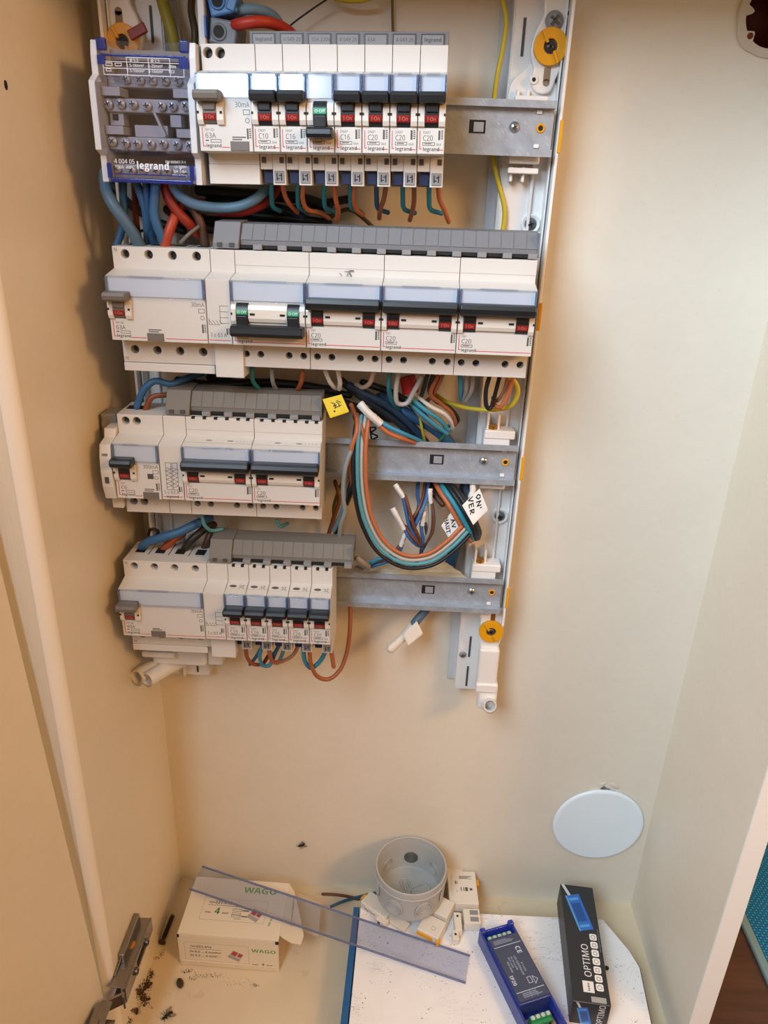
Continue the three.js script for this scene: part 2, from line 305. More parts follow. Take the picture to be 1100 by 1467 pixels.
// three-unit breaker with one long bar lever
function wideBreaker(on, label, group, low) {
  const t = thing('three_unit_breaker', label, 'circuit breaker', [0, 0, 0], group), w = 3 * U;
  housing(t, w, [], [0.0052, 0.0158, 0.0368, 0.0475], M.house, 0.0025);
  printed('printed_face', w - 0.001, 0.0142, w / 2, -0.0148, 0.0002, printMat('wide', 51.5, 14.2, 14, (c, W, H) => {
    redL(c, H, 1.1, 13.5, W - 0.4); txt(c, 'DX³', 2.9, 2.9, 2.1); txt(c, 'C20', 2.9, 6.9, 4.1, '#4e4a48'); c.strokeStyle = INK; c.lineWidth = 0.35; c.strokeRect(3, 7.9, 7.6, 1.6); bars(c, 4, 8.3, 5, 0.9, 1); logo(c, 3, 12.6, 2.9); vtxt(c, 48, 1.2, 3, 6);
  }), t);
  const a = 0.0082, b = 0.0440;
  cheek(t, 0.0004, a - 0.0043, -0.0078, 0.0062, [[0.0009, 0.0011]]); cheek(t, a + 0.0043, b - 0.0043, -0.0058, 0.0062, [[0.0155, 0.0034], [0.0365, 0.0034]]); cheek(t, b + 0.0043, w - 0.0004, -0.0078, 0.0062, [[w - 0.0009, 0.0011]]);
  labelWindow(t, 0.0004, w - 0.0004);
  lever(t, w / 2, 0.0508, [a, b], on, M.black, 0.0078);
  if (low) { for (const x of [0.006, 0.0146, 0.0232, 0.0318, 0.0404, 0.0478]) part('comb_slot', bx(0.0026, 0.0014, 0.003, x, 0.0397, -0.0176), M.dark, t); slopePrint(t, w, 3); }
  part('shoulder_line', bx(w - 0.0006, 0.0003, 0.0003, w / 2, 0.0305, -0.0164), M.seam, t);
  return t;
}
M.seam = std('#c4c0b8', 0.6);
// residual current device, n units wide, lever at its first unit
function rcd(n, o, label) {
  const t = thing('residual_current_breaker', label, 'circuit breaker'), w = n * U;
  housing(t, w, o.top, o.bottom, M.house, 0.0031, !o.cover);
  printed('printed_face', w - 0.001, 0.0296, w / 2, -0.0071, 0.0002, printMat('rcd' + o.key, w * 1000 - 1, 29.6, 12, (c, W, H) => {
    c.fillStyle = RED; c.fillRect(1.6, 16, 0.5, 11); c.fillRect(1.6, 26.6, 2, 0.5); c.fillRect(14, 27.2, o.tx - 15, 0.5); if (n > 2) c.fillRect(o.tx + 13, 27.2, W - o.tx - 13, 0.5);
    txt(c, o.kind, 3.4, 18.0, 2.1); txt(c, o.amp, 3.4, 22, 4.1, '#4e4a48'); c.strokeStyle = INK; c.lineWidth = 0.35; c.strokeRect(7, 23, 6.6, 1.6); bars(c, 3.5, 23.2, 2.8, 1.3, 1); logo(c, 3.6, 27.4, 2.8);
    txt(c, o.leak, W - 0.8, 4.4, 4.0, INK, 'sans-serif', { align: 'right', sx: 0.9 }); c.strokeRect(W - 5, 6, 4, 2.6); c.beginPath(); c.arc(W - 2.6, 12, 1.3, 0, 7); c.stroke();
    vtxt(c, W - 3.4, 16.5, 2.8, 6); bars(c, o.tx + 1, 21.2, 9.5, 2.6, 2);
  }), t);
  const a = 0.0085;
  cheek(t, 0.0004, a - 0.0043, -0.0072, 0.0062, [[0.001, 0.0014]]); cheek(t, a + 0.0043, 0.0172, -0.0072, 0.0062, [[0.0158, 0.0014]]);
  part('label_window', [bx(w - 0.001, 0.0136, 0.0008, 0, 0, 0, 0.0003).rotateX(-0.085).translate(w / 2, 0.0149, 0.0026), bx(w - 0.002, 0.0008, 0.0019, w / 2, 0.0219, 0.001)], M.window, t);
  for (const x of [w - 0.0011, 0.0011]) part('window_edge', bx(0.0012, 0.0136, 0.0024, x, 0.0149, 0.0013), M.windowEdge, t);
  part('label_card', bx(w - 0.003, 0.0118, 0.0004, w / 2, 0.0146, 0.0004), M.card, t);
  part('label_clip', bx(w * 0.35, 0.0012, 0.0022, w * 0.42, 0.0222, 0.0012, 0.0003), M.window, t);
  lever(t, a, 0.0166, [a], true, o.black ? M.black : M.greyTog);
  part('test_button', bx(0.0122, 0.0056, 0.0012, o.tx / 1000 + 0.0062, -0.0189, 0.0005, 0.0004), M.greyTog, t);
  if (n > 2) for (const y of [0.0382, -0.0392]) printed('printed_letter', 0.0034, 0.0034, 0.0028, y - (y > 0 ? 0 : -0.001), -0.0165, printMat('N', 3.4, 3.4, 20, (c) => txt(c, 'N', 0.5, 3, 3.4)), t, 0.0003);
  if (!o.cover) for (let i = 0; i < o.top.length; i++) { part('wire_entry', bx(0.0078, 0.0005, 0.0095, o.top[i], 0.0403, -0.0365), M.dark, t); if (n > 2 && i) part('pole_gap', bx(0.0005, 0.0005, 0.020, (o.top[i] + o.top[i - 1]) / 2, 0.0403, -0.0385), M.darkGrey, t); }
  if (o.black) part('printed_square', bx(0.0046, 0.0042, 0.0004, w - 0.0075, -0.0032, 0.0005), M.darkGrey, t);
  if (o.cover) part('terminal_cover', [bx(w - 0.0006, 0.007, 0.0097, w / 2, -0.0257, -0.0214, 0.0004), bx(w - 0.0006, 0.0122, 0.0104, w / 2, -0.0353, -0.0212, 0.0004)], M.house2, t);
  if (o.skirt) part('terminal_cover', [bx(w * o.skirt, 0.0062, 0.022, w * o.skirt / 2, -0.0447, -0.027, 0.0005)], M.house2, t);
  return t;
}
// one-unit supply module next to a residual current device
function supplyUnit(label, skirt, key) {
  const t = thing('supply_module', label, 'supply module'), w = U;
  housing(t, w, [], [], M.house, 0.0029);
  printed('printed_face', w - 0.001, 0.043, w / 2, 0, 0.0002, printMat('supply' + key, 16.5, 43, 12, (c, W, H) => {
    c.strokeStyle = INK; c.lineWidth = 0.35; c.beginPath();
    if (key === 'a') { c.moveTo(1, 26); c.lineTo(1, 30); c.lineTo(9, 30); c.moveTo(9, 17); c.lineTo(9, 29); for (let i = 0; i < 4; i++) { c.moveTo(9, 17 + i * 4); c.lineTo(15, 17 + i * 4); c.moveTo(1 + i * 2.4, 27); c.lineTo(3 + i * 2.4, 29.5); } }
    else for (const x of [4, 9]) { c.strokeRect(x, 13, 4, 22); c.moveTo(x, 17); for (let i = 0; i < 5; i++) { c.lineTo(x + 4, 18 + i * 3.4); c.lineTo(x, 19.7 + i * 3.4); } }
    c.stroke(); txt(c, 'I ≤ 63 A', 1.6, 38.4, 4.0, '#4e4a48', 'sans-serif', { sx: 0.85 }); vtxt(c, 13, 32.4, 2.6, 4.4); c.fillStyle = RED; c.fillRect(0.6, 40.6, W - 1.4, 0.5); if (key !== 'a') logo(c, 3, 41.6, 2.6);
  }), t);
  if (skirt) part('terminal_cover', [bx(w + skirt, 0.0262, 0.026, (w + skirt) / 2, -0.0362, -0.0262, 0.0006)], M.house2, t);
  return t;
}

// row 1
onRow(rcd(2, { key: 'A', kind: 'DX³-ID', amp: '63A', leak: '⎓30mA', top: [0.0045, 0.0125], bottom: [], cover: true, tx: 20 }, 'two-unit 63A residual current breaker with grey lever in the top row'), 0, 0);
[['C10', true, 'C10 breaker with black lever up, beside the grey-levered one of the top row'], ['C16', true, 'C16 breaker in the top row, between the C10 one and the switched-off one'], ['C16', false, 'the only one-unit breaker switched off, its black lever down, green mark showing'],
  ['C16', true, 'C16 breaker with lever up, between the switched-off one and the C20 ones, top row'], ['C20', true, 'C20 breaker in the top row, first of three, next to a C16 one'], ['C20', true, 'middle one of the three C20 breakers in the top row'], ['C20', true, 'C20 breaker at the end of the top row, beside the bare rail']]
  .forEach(([a, on, l], i) => onRow(singleBreaker(a, on, l, 'one-unit breakers of the top row', false), 0, 2 + i));
// row 2
onRow(rcd(4, { key: 'B', kind: 'DX³-ID', amp: '63A', leak: '⎓30mA', top: [0.0092, 0.0261, 0.0431, 0.0604], bottom: [0.0092, 0.0261, 0.0431, 0.0604], tx: 26, skirt: 0.98 }, 'four-unit 63A residual current breaker with grey lever, in the longest row'), 1, 0);
onRow(supplyUnit('plain one-unit supply module with a deep cover, in the longest row', 0.0035, 'a'), 1, 4);
['wide breaker switched off with its black bar lever down, green marks', 'wide breaker under a pencilled scribble, beside the switched-off one', 'wide breaker in the longest row, second from the end by the upright', 'wide breaker at the end of the longest row, touching the white upright']
  .forEach((l, i) => onRow(wideBreaker(i > 0, l, 'three-unit breakers of the longest row', false), 1, 5 + 3 * i));
// row 3
onRow(rcd(2, { key: 'C', kind: 'DX³', amp: 'C6', leak: '⎓300mA', top: [0.0065, 0.0150], bottom: [0.0065, 0.0150], tx: 20.5, black: true }, 'two-unit 300mA residual current breaker with black lever, third row'), 2, 0);
onRow(supplyUnit('one-unit supply module with two coil diagrams printed on it, third row', 0, 'b'), 2, 2);
['wide C20 breaker in the third row beside the coil diagrams', 'wide C20 breaker at the end of the third row under the yellow tag'].forEach((l, i) => onRow(wideBreaker(true, l, 'three-unit breakers of the third row', true), 2, 3 + 3 * i));
{ // half-unit auxiliary at the start of row 3
  const t = thing('auxiliary_contact', 'slim cream auxiliary contact with curved front, clipped to the third row', 'auxiliary contact');
  const P = [[-0.05, -0.036], [-0.05, 0.030], [-0.012, 0.030], [-0.010, 0.0235], [0.001, 0.0215], [0.004, 0.012], [0.005, 0], [0.004, -0.012], [0.001, -0.0225], [-0.012, -0.024], [-0.012, -0.036]];
  part('housing', prof(P, 0.0086, 0, 0.0005), M.house2, t);
  part('window_slot', bx(0.004, 0.002, 0.0006, 0.0043, 0.014, 0.0037), M.grey2, t); part('printed_mark', bx(0.003, 0.005, 0.0004, 0.0043, -0.006, 0.0049), M.darkGrey, t);
  part('rail_clip', [bx(0.012, 0.008, 0.02, -0.001, 0.033, -0.036, 0.001), bx(0.009, 0.012, 0.02, -0.003, 0.025, -0.036, 0.001)], M.grey2, t);
  onRow(t, 2, -0.51);
}
// row 4
onRow(rcd(4, { key: 'D', kind: 'DX³-ID', amp: '40A', leak: '⎓30mA', top: [0.0092, 0.0261, 0.0431, 0.0604], bottom: [0.0092, 0.0261, 0.0431, 0.0604], tx: 24, skirt: 0.94 }, 'four-unit residual current breaker with dusty grey lever in the bottom row'), 3, 0);
onRow(supplyUnit('plain one-unit supply module in the bottom row with a deep cover', 0.0035, 'a'), 3, 4);
[['C16', 'first C16 breaker of the bottom row, beside the supply module'], ['C16', 'second C16 breaker of the bottom row, between two other C16 ones'], ['C16', 'third C16 breaker of the bottom row, next to a C20 one'], ['C20', 'first C20 breaker of the bottom row, next to a C16 one'], ['C20', 'C20 breaker at the end of the bottom row, by the bare rail']]
  .forEach(([a, l], i) => onRow(singleBreaker(a, true, l, 'one-unit breakers of the bottom row', true), 3, 5 + i));

// ---------------------------------------------------------------- rails and the white uprights that carry them
const zincTone = dataTex(512, (u, v) => {
  const s = 0.93 + 0.10 * fbm(u * 9, v * 9, 4, 3) + 0.05 * fbm(u * 30 + v * 22, v * 4, 3, 11) + (fbm(u * 60 + v * 60, v * 10 - u * 10, 2, 17) > 0.33 ? 0.1 : 0);
  return [0.73 * s, 0.775 * s, 0.825 * s];
}, true);
const zincRough = dataTex(256, (u, v) => 0.38 + 0.16 * fbm(u * 12 + v * 8, v * 6, 4, 31));
zincTone.repeat.set(12, 12); zincRough.repeat.set(12, 12);
M.zinc = std('#ffffff', 1, { map: zincTone, roughnessMap: zincRough, metalness: 0.38 });
M.plastic = std('#eae9e6', 0.38); M.plasticGrey = std('#c9ccd0', 0.4);
const RX0 = -0.028, RX1 = 0.2872, RZ = 0.026;
function crossScrew(p, r, x, y, z, m = M.steel, slot = M.darkGrey, name = 'screw') {
  const s = part(name, new THREE.SphereGeometry(r * 1.25, 20, 8, 0, 6.2832, 0, 0.93).rotateX(Math.PI / 2).translate(x, y, z - r * 0.72), m, p), a = rnd();
  part('screw_recess', [bx(r * 1.1, r * 0.26, r * 0.3, 0, 0, r * 0.48).rotateZ(a).translate(x, y, z), bx(r * 0.26, r * 1.1, r * 0.3, 0, 0, r * 0.48).rotateZ(a).translate(x, y, z)], slot, s); return s;
}
function rail(i, label, slots) {
  const t = thing('din_rail', label, 'rail', [0, RAILY[i], 0]), th = 0.001;
  const lip = [[RZ, 0.0175], [RZ, 0.0128], [RZ - 0.0066, 0.0128], [RZ - 0.0066, -0.0128], [RZ, -0.0128], [RZ, -0.0175], [RZ - th, -0.0175], [RZ - th, -0.0138], [RZ - 0.0076, -0.0138], [RZ - 0.0076, 0.0138], [RZ - th, 0.0138], [RZ - th, 0.0175]].reverse();
  part('rail_profile', metres(prof(lip, RX1 - RX0, RX0, 0.0002)), M.zinc, t);
  const wz = RZ - 0.0066;
  for (const x of slots) {
    part('slot', bx(0.0115, 0.0085, 0.0003, x, 0.0005, wz), M.dark, t);
    part('slot_tab', bx(0.007, 0.0062, 0.0006, x + 0.0009, 0.0003, wz + 0.0002, 0.0002), M.zinc, t);
  }
  crossScrew(t, 0.0036, 0.2605, 0.001, wz + 0.0006);
  part('orange_bush', new THREE.TorusGeometry(0.0024, 0.0008, 8, 18).translate(0.2787, 0.0008, wz + 0.0002), M.yellow, t);
  part('bush_hole', cyl(0.0022, 0.0004, 0.2787, 0.0008, wz + 0.0002), M.dark, t);
  for (const y of [0.0108, -0.0105]) part('white_peg', bx(0.0036, 0.0024, 0.0014, 0.2768, y, wz + 0.0006, 0.0003), M.pure, t);
  return t;
}
rail(0, 'top zinc rail, bare beyond the seven small breakers', [0.2345]);
rail(1, 'zinc rail hidden behind the longest row of breakers', []);
rail(2, 'zinc rail with bunches of thin wires passing over and behind it', [0.2215]);
rail(3, 'lowest zinc rail, above the white flag on a cable', [0.2215]);
function contour(pts) { const s = new THREE.Shape(), c = new THREE.CatmullRomCurve3(pts.map(([x, y]) => V(x, y, 0)), true, 'centripetal').getPoints(80); s.setFromPoints(c.slice(0, -1).map((p) => new THREE.Vector2(p.x, p.y))); return s; }
function knob(t, x, y, z, r = 0.0115) {                               // yellow quarter-turn cam
  const k = part('yellow_cam', [plate(Array.from({ length: 40 }, (_, i) => { const a = i / 40 * 2 * Math.PI; return [r * Math.cos(a), r * Math.sin(a)]; }), [[0, 0, r * 0.4]], 0.0035, 0, 0.0006).translate(x, y, z), bx(0.0018, r * 0.7, 0.0026, -0.001, r * 0.6, 0.0038, 0.0004).rotateZ(0.5).translate(x, y, z), bx(0.0018, r * 0.7, 0.0026, 0.001, -r * 0.65, 0.0038, 0.0004).rotateZ(0.45).translate(x, y, z)], M.yellow, t);
  part('cam_recess', cyl(r * 0.4, 0.001, x, y, z + 0.0006), M.darkGrey, k); crossScrew(k, r * 0.3, x, y, z + 0.0014, M.darkScrew, M.dark);
}
function upright(x0, label, mirror) {
  const t = thing('mounting_upright', label, 'mounting upright', [mirror ? x0 : x0, 0, 0]), S = mirror ? -1 : 1;
  const X = (a) => S * a, B = (w, h, d, x, y, z, r) => bx(w, h, d, X(x), y, z, r);
  part('back_flange', B(0.008, 0.68, 0.0022, -0.0025, -0.152, -0.0175), M.plasticGrey, t);
  part('channel', [B(0.034, 0.68, 0.0022, 0.0185, -0.152, -0.001, 0.0005), B(0.0018, 0.68, 0.018, 0.0015, -0.152, -0.010, 0.0005), B(0.0022, 0.68, 0.0075, 0.0245, -0.152, 0.0005, 0.0008)], M.plastic, t);
  part('side_flange', [B(0.0022, 0.6, 0.038, 0.0375, -0.106, 0.0008, 0.0006), B(0.0012, 0.6, 0.03, 0.0348, -0.106, -0.003, 0.0004)], M.plastic, t);
  for (const y of [-0.4385, 0.062, 0.02, -0.4725]) part('slot', B(0.0018, 0.023, 0.0012, y > 0 ? 0.0085 : 0.0115, y - 0.004, 0.0002), M.darkGrey, t);
  for (let i = 0; i < 4; i++) {                                       // bracket behind each rail
    const y = RAILY[i], b = part('rail_bracket', [B(0.022, i ? 0.050 : 0.040, 0.017, 0.0155, y - (i ? 0 : 0.002), 0.0085, 0.0015), ...(i ? [B(0.0255, 0.0075, 0.016, 0.0175, y + 0.0235, 0.010, 0.0015), B(0.0022, 0.017, 0.015, 0.0075, y + 0.031, 0.0065, 0.0008), B(0.0022, 0.017, 0.015, 0.0162, y + 0.031, 0.0065, 0.0008)] : [B(0.0235, 0.006, 0.016, 0.0165, y + 0.0182, 0.008, 0.0015), B(0.0022, 0.006, 0.01, 0.0075, y + 0.0225, 0.005, 0.0008), B(0.0022, 0.006, 0.01, 0.0145, y + 0.0225, 0.005, 0.0008)]), ...(i ? [] : [B(0.022, 0.004, 0.013, 0.0155, y - 0.0265, 0.0095, 0.001), B(0.0022, 0.01, 0.012, 0.0075, y - 0.029, 0.006, 0.0008), B(0.0022, 0.01, 0.012, 0.0162, y - 0.029, 0.006, 0.0008)])], M.pure, t);
    part('brass_nut', [...(i ? [cyl(0.0042, 0.004, X(0.0118), y + 0.0285, 0.012, 'y', 6)] : []), ...(i ? [] : [cyl(0.0036, 0.004, X(0.0118), y - 0.0265, 0.012, 'y', 6)])], M.brass, b);
    part('yellow_clip', B(0.0026, 0.021, 0.010, 0.0385, y - 0.004, 0.0155, 0.0006), M.yellow, t);
  }
  for (const y of [-0.0625, -0.304]) {                                // countersunk fixing screws
    const d = part('screw_dish', new THREE.LatheGeometry([[0.0026, 0.0002], [0.0046, 0.0012], [0.0062, 0.0026], [0.0072, 0.0022], [0.0076, 0]].map((p) => new THREE.Vector2(...p)), 28).rotateX(Math.PI / 2).translate(X(0.0268), y, 0), M.plastic, t);
    part('washer', cyl(0.0048, 0.0014, X(0.0268), y, 0.0006), M.grey2, d); crossScrew(d, 0.004, X(0.0268), y, 0.0024, M.screwGrey, M.dark);
  }
  // head: contoured sliding plate with its cam
  const H = contour([[0.0195, 0.092], [0.020, 0.070], [0.0155, 0.060], [0.0135, 0.048], [0.0165, 0.038], [0.0155, 0.030], [0.020, 0.024], [0.029, 0.024], [0.0325, 0.032], [0.0365, 0.044], [0.0375, 0.054], [0.0355, 0.062], [0.0385, 0.070], [0.0365, 0.080], [0.036, 0.092]].map(([a, b]) => [X(a), b]));
  const head = part('adjuster_plate', [plate(H, [], 0.006, 0.003, 0.0012), plate(contour([[0.003, 0.008], [0.003, 0.030], [0.010, 0.037], [0.016, 0.042], [0.022, 0.040], [0.034, 0.03], [0.035, 0.008]].map(([a, b]) => [X(a), b])), [], 0.004, 0.0005, 0.001)], M.plastic, t);
  knob(head, X(0.0262), mirror ? 0.0455 : 0.0512, 0.0095); if (!mirror) crossScrew(head, 0.0062, X(0.0272), 0.0665, 0.0098, M.grey2, M.darkGrey);
  part('slot', mirror ? [B(0.005, 0.012, 0.0006, 0.0282, 0.058, 0.0091), cyl(0.0025, 0.0006, X(0.0282), 0.064, 0.0091)] : [B(0.0045, 0.009, 0.0006, 0.0262, 0.0345, 0.0091), cyl(0.00225, 0.0006, X(0.0262), 0.030, 0.0091)], M.shade, head);
  for (const [x, y] of [[0.0175, 0.0315], [0.0365, 0.071]]) { part('boss', new THREE.TorusGeometry(0.0022, 0.0011, 8, 16).translate(X(x), y, 0.0092), M.plastic, head); part('boss_hole', cyl(0.0016, 0.0006, X(x), y, 0.0095), M.dark, head); }
  // foot: slide with cam and an arm ending in a round socket
  const F = contour([[0.0165, -0.392], [0.0175, -0.405], [0.0175, -0.425], [0.0205, -0.436], [0.020, -0.446], [0.036, -0.446], [0.0365, -0.434], [0.0385, -0.424], [0.039, -0.404], [0.037, -0.392]].map(([a, b]) => [X(a), b]));
  const foot = part('adjuster_plate', plate(F, [], 0.008, 0.006, 0.0014), M.plastic, t);
  knob(foot, X(0.0278), -0.414, 0.0148, 0.0112); part('slot', B(0.004, 0.010, 0.0008, 0.0285, -0.3985, 0.0142), M.brown, foot);
  if (!mirror) {
  const arm = part('arm', [B(0.019, 0.052, 0.013, 0.0285, -0.459, 0.012, 0.003), B(0.021, 0.010, 0.015, 0.029, -0.476, 0.013, 0.002), B(0.0185, 0.026, 0.011, 0.031, -0.489, 0.013, 0.003)], M.pure, t);
  part('socket', new THREE.LatheGeometry([[0.0045, 0], [0.0045, 0.010], [0.0066, 0.010], [0.0072, 0], [0.0072, -0.006]].map((p) => new THREE.Vector2(...p)), 28).rotateX(Math.PI / 2 - 0.5).translate(X(0.0325), -0.494, 0.020), M.pure, arm);
  }
  crossScrew(t, 0.0034, X(0.0052), -0.4515, 0.0012, M.grey2, M.darkGrey);
  return t;
}
M.screwGrey = std('#5c5d5c', 0.45, { metalness: 0.2 }); M.shade = std('#8d7a63', 0.7); M.brown = std('#7a4a22', 0.6);
upright(0.2545, 'white slotted plastic upright standing beyond the bare rail ends, two yellow cams', false);
upright(0.0115, 'white plastic upright hidden behind the breakers, beside the tan side panel', true);
{ // bracket arms with two sockets that show below the bottom row
  const t = thing('socket_bracket', 'translucent white bracket with two open tubes below the bottom row', 'bracket');
  const A = at(213, 975, 0.055), B2 = at(199, 972, 0.052);
  part('bracket_body', [bx(0.05, 0.018, 0.028, -0.006, -0.4475, 0.022, 0.003), bx(0.014, 0.024, 0.022, 0.026, -0.447, 0.018, 0.002), bx(0.012, 0.02, 0.02, 0.011, -0.449, 0.022, 0.002), bx(0.03, 0.006, 0.03, -0.022, -0.44, 0.030, 0.002)], M.milky, t);
  for (const [P, r] of [[A, 0.0072], [B2, 0.0080]]) part('socket_tube', new THREE.LatheGeometry([[r * 0.62, -0.004], [r * 0.62, 0.022], [r, 0.022], [r, -0.004], [r * 1.08, -0.022]].map((p) => new THREE.Vector2(...p)), 24).rotateX(Math.PI / 2 - 0.12).rotateY(-0.42).translate(P.x + 0.007, P.y - 0.002, P.z - 0.02), M.milky, t);
}

// ---------------------------------------------------------------- grey comb busbars
function comb(row, x0, x1, capW, label, dusty) {
  const t = thing('comb_busbar', label, 'busbar'), m = dusty ? M.comb2 : M.comb, L = x1 - x0;
  part('comb_cover', prof([[-0.0225, 0.0436], [-0.0225, 0.0468], [-0.0300, 0.0568], [-0.0480, 0.0578], [-0.0480, 0.0412], [-0.0275, 0.0412], [-0.0275, 0.0436]].reverse(), L - capW, x0 + capW, 0.0003), m, t);
  const cap = part('end_cap', prof([[-0.0178, 0.0412], [-0.0180, 0.0445], [-0.0270, 0.0582], [-0.0490, 0.0590], [-0.0490, 0.0412]].reverse(), capW, x0, 0.0005), m, t);
  for (const k of [0.27, 0.73]) part('notch', bx(0.0034, 0.0026, 0.0012, x0 + capW * k, 0.0437, -0.0177), M.darkGrey, cap);
  const n = Math.round((L - capW) / (U / 2));
  for (let i = 0; i < n; i++) {
    const x = x0 + capW + (i + 0.5) * (L - capW) / n;
    part('comb_rib', prof([[-0.0221, 0.0470], [-0.0298, 0.0572], [-0.0300, 0.0566], [-0.0225, 0.0466]], (L - capW) / n - 0.0007, x - (L - capW) / n / 2 + 0.00035), m, t);
    if (i % 2) part('comb_tab', bx(0.0062, 0.0034, 0.0052, x, 0.0425, -0.0206, 0.0003), M.combTab, t);
    else part('tooth_gap', bx((L - capW) / n + 0.0016, 0.0023, 0.0062, x, 0.0425, -0.0242), M.dark, t);
  }
  part('end_plate', bx(0.0012, 0.016, 0.028, x1 - 0.0006, 0.0492, -0.0355, 0.0004), m, t);
  t.position.set(ROWS[row].x, ROWS[row].y, ROWS[row].z); t.rotation.set(0, -ROWS[row].yaw, ROWS[row].tilt); return t;
}
const dustT = dataTex(256, (u, v) => { const d = fbm(u * 10, v * 10, 4, 4) > 0.12 ? 1.12 : 1; const s = d * (1 + 0.12 * fbm(u * 40, v * 40, 3, 8)); return [0.47 * s, 0.465 * s, 0.455 * s]; }, true);
dustT.repeat.set(8, 8);
M.comb = std('#77797d', 0.5); M.comb2 = std('#77736c', 0.7); M.combTab = std('#8d8e90', 0.5);
comb(1, 4 * U + 0.002, 17 * U + 0.001, 0.0185, 'longest grey comb busbar, over the four wide breakers', false);
comb(2, 2 * U + 0.002, 9 * U - 0.001, 0.0185, 'grey comb busbar with the yellow tag over its end', true);
comb(3, 4 * U + 0.002, 10 * U + 0.0165, 0.0185, 'dusty grey comb busbar sticking out past the bottom row', true);
{ // the labelled strip behind the top row
  const t = thing('comb_busbar', 'grey labelled busbar strip peeping out above the top row', 'busbar');
  part('comb_cover', bx(0.1283, 0.012, 0.02, 0.0935, 0.0431, -0.0375, 0.0006), M.comb, t);
  const names = ['legrand', '4 049 26', '35A 230V', '4 049 26', '63A', '4 049 26', 'legrand', '4 049 26'];
  for (let i = 0; i < 7; i++) printed('printed_cell', 0.0152, 0.0062, 0.0293 + (i + 0.52) * U * 1.035, 0.0449, -0.0272, printMat('cell' + i, 15.2, 6.2, 14, (c, W, H) => { c.strokeStyle = '#3d4045'; c.lineWidth = 0.8; c.strokeRect(0.5, 0.5, W - 1, H + 2); txt(c, names[i], 2.2, 4.5, 3, '#3d4045', 'sans-serif', { bold: i % 6 === 0 }); }, '#85888c'), t);
  t.position.set(ROWS[0].x, ROWS[0].y, ROWS[0].z); t.rotation.set(0, -ROWS[0].yaw, ROWS[0].tilt);
}

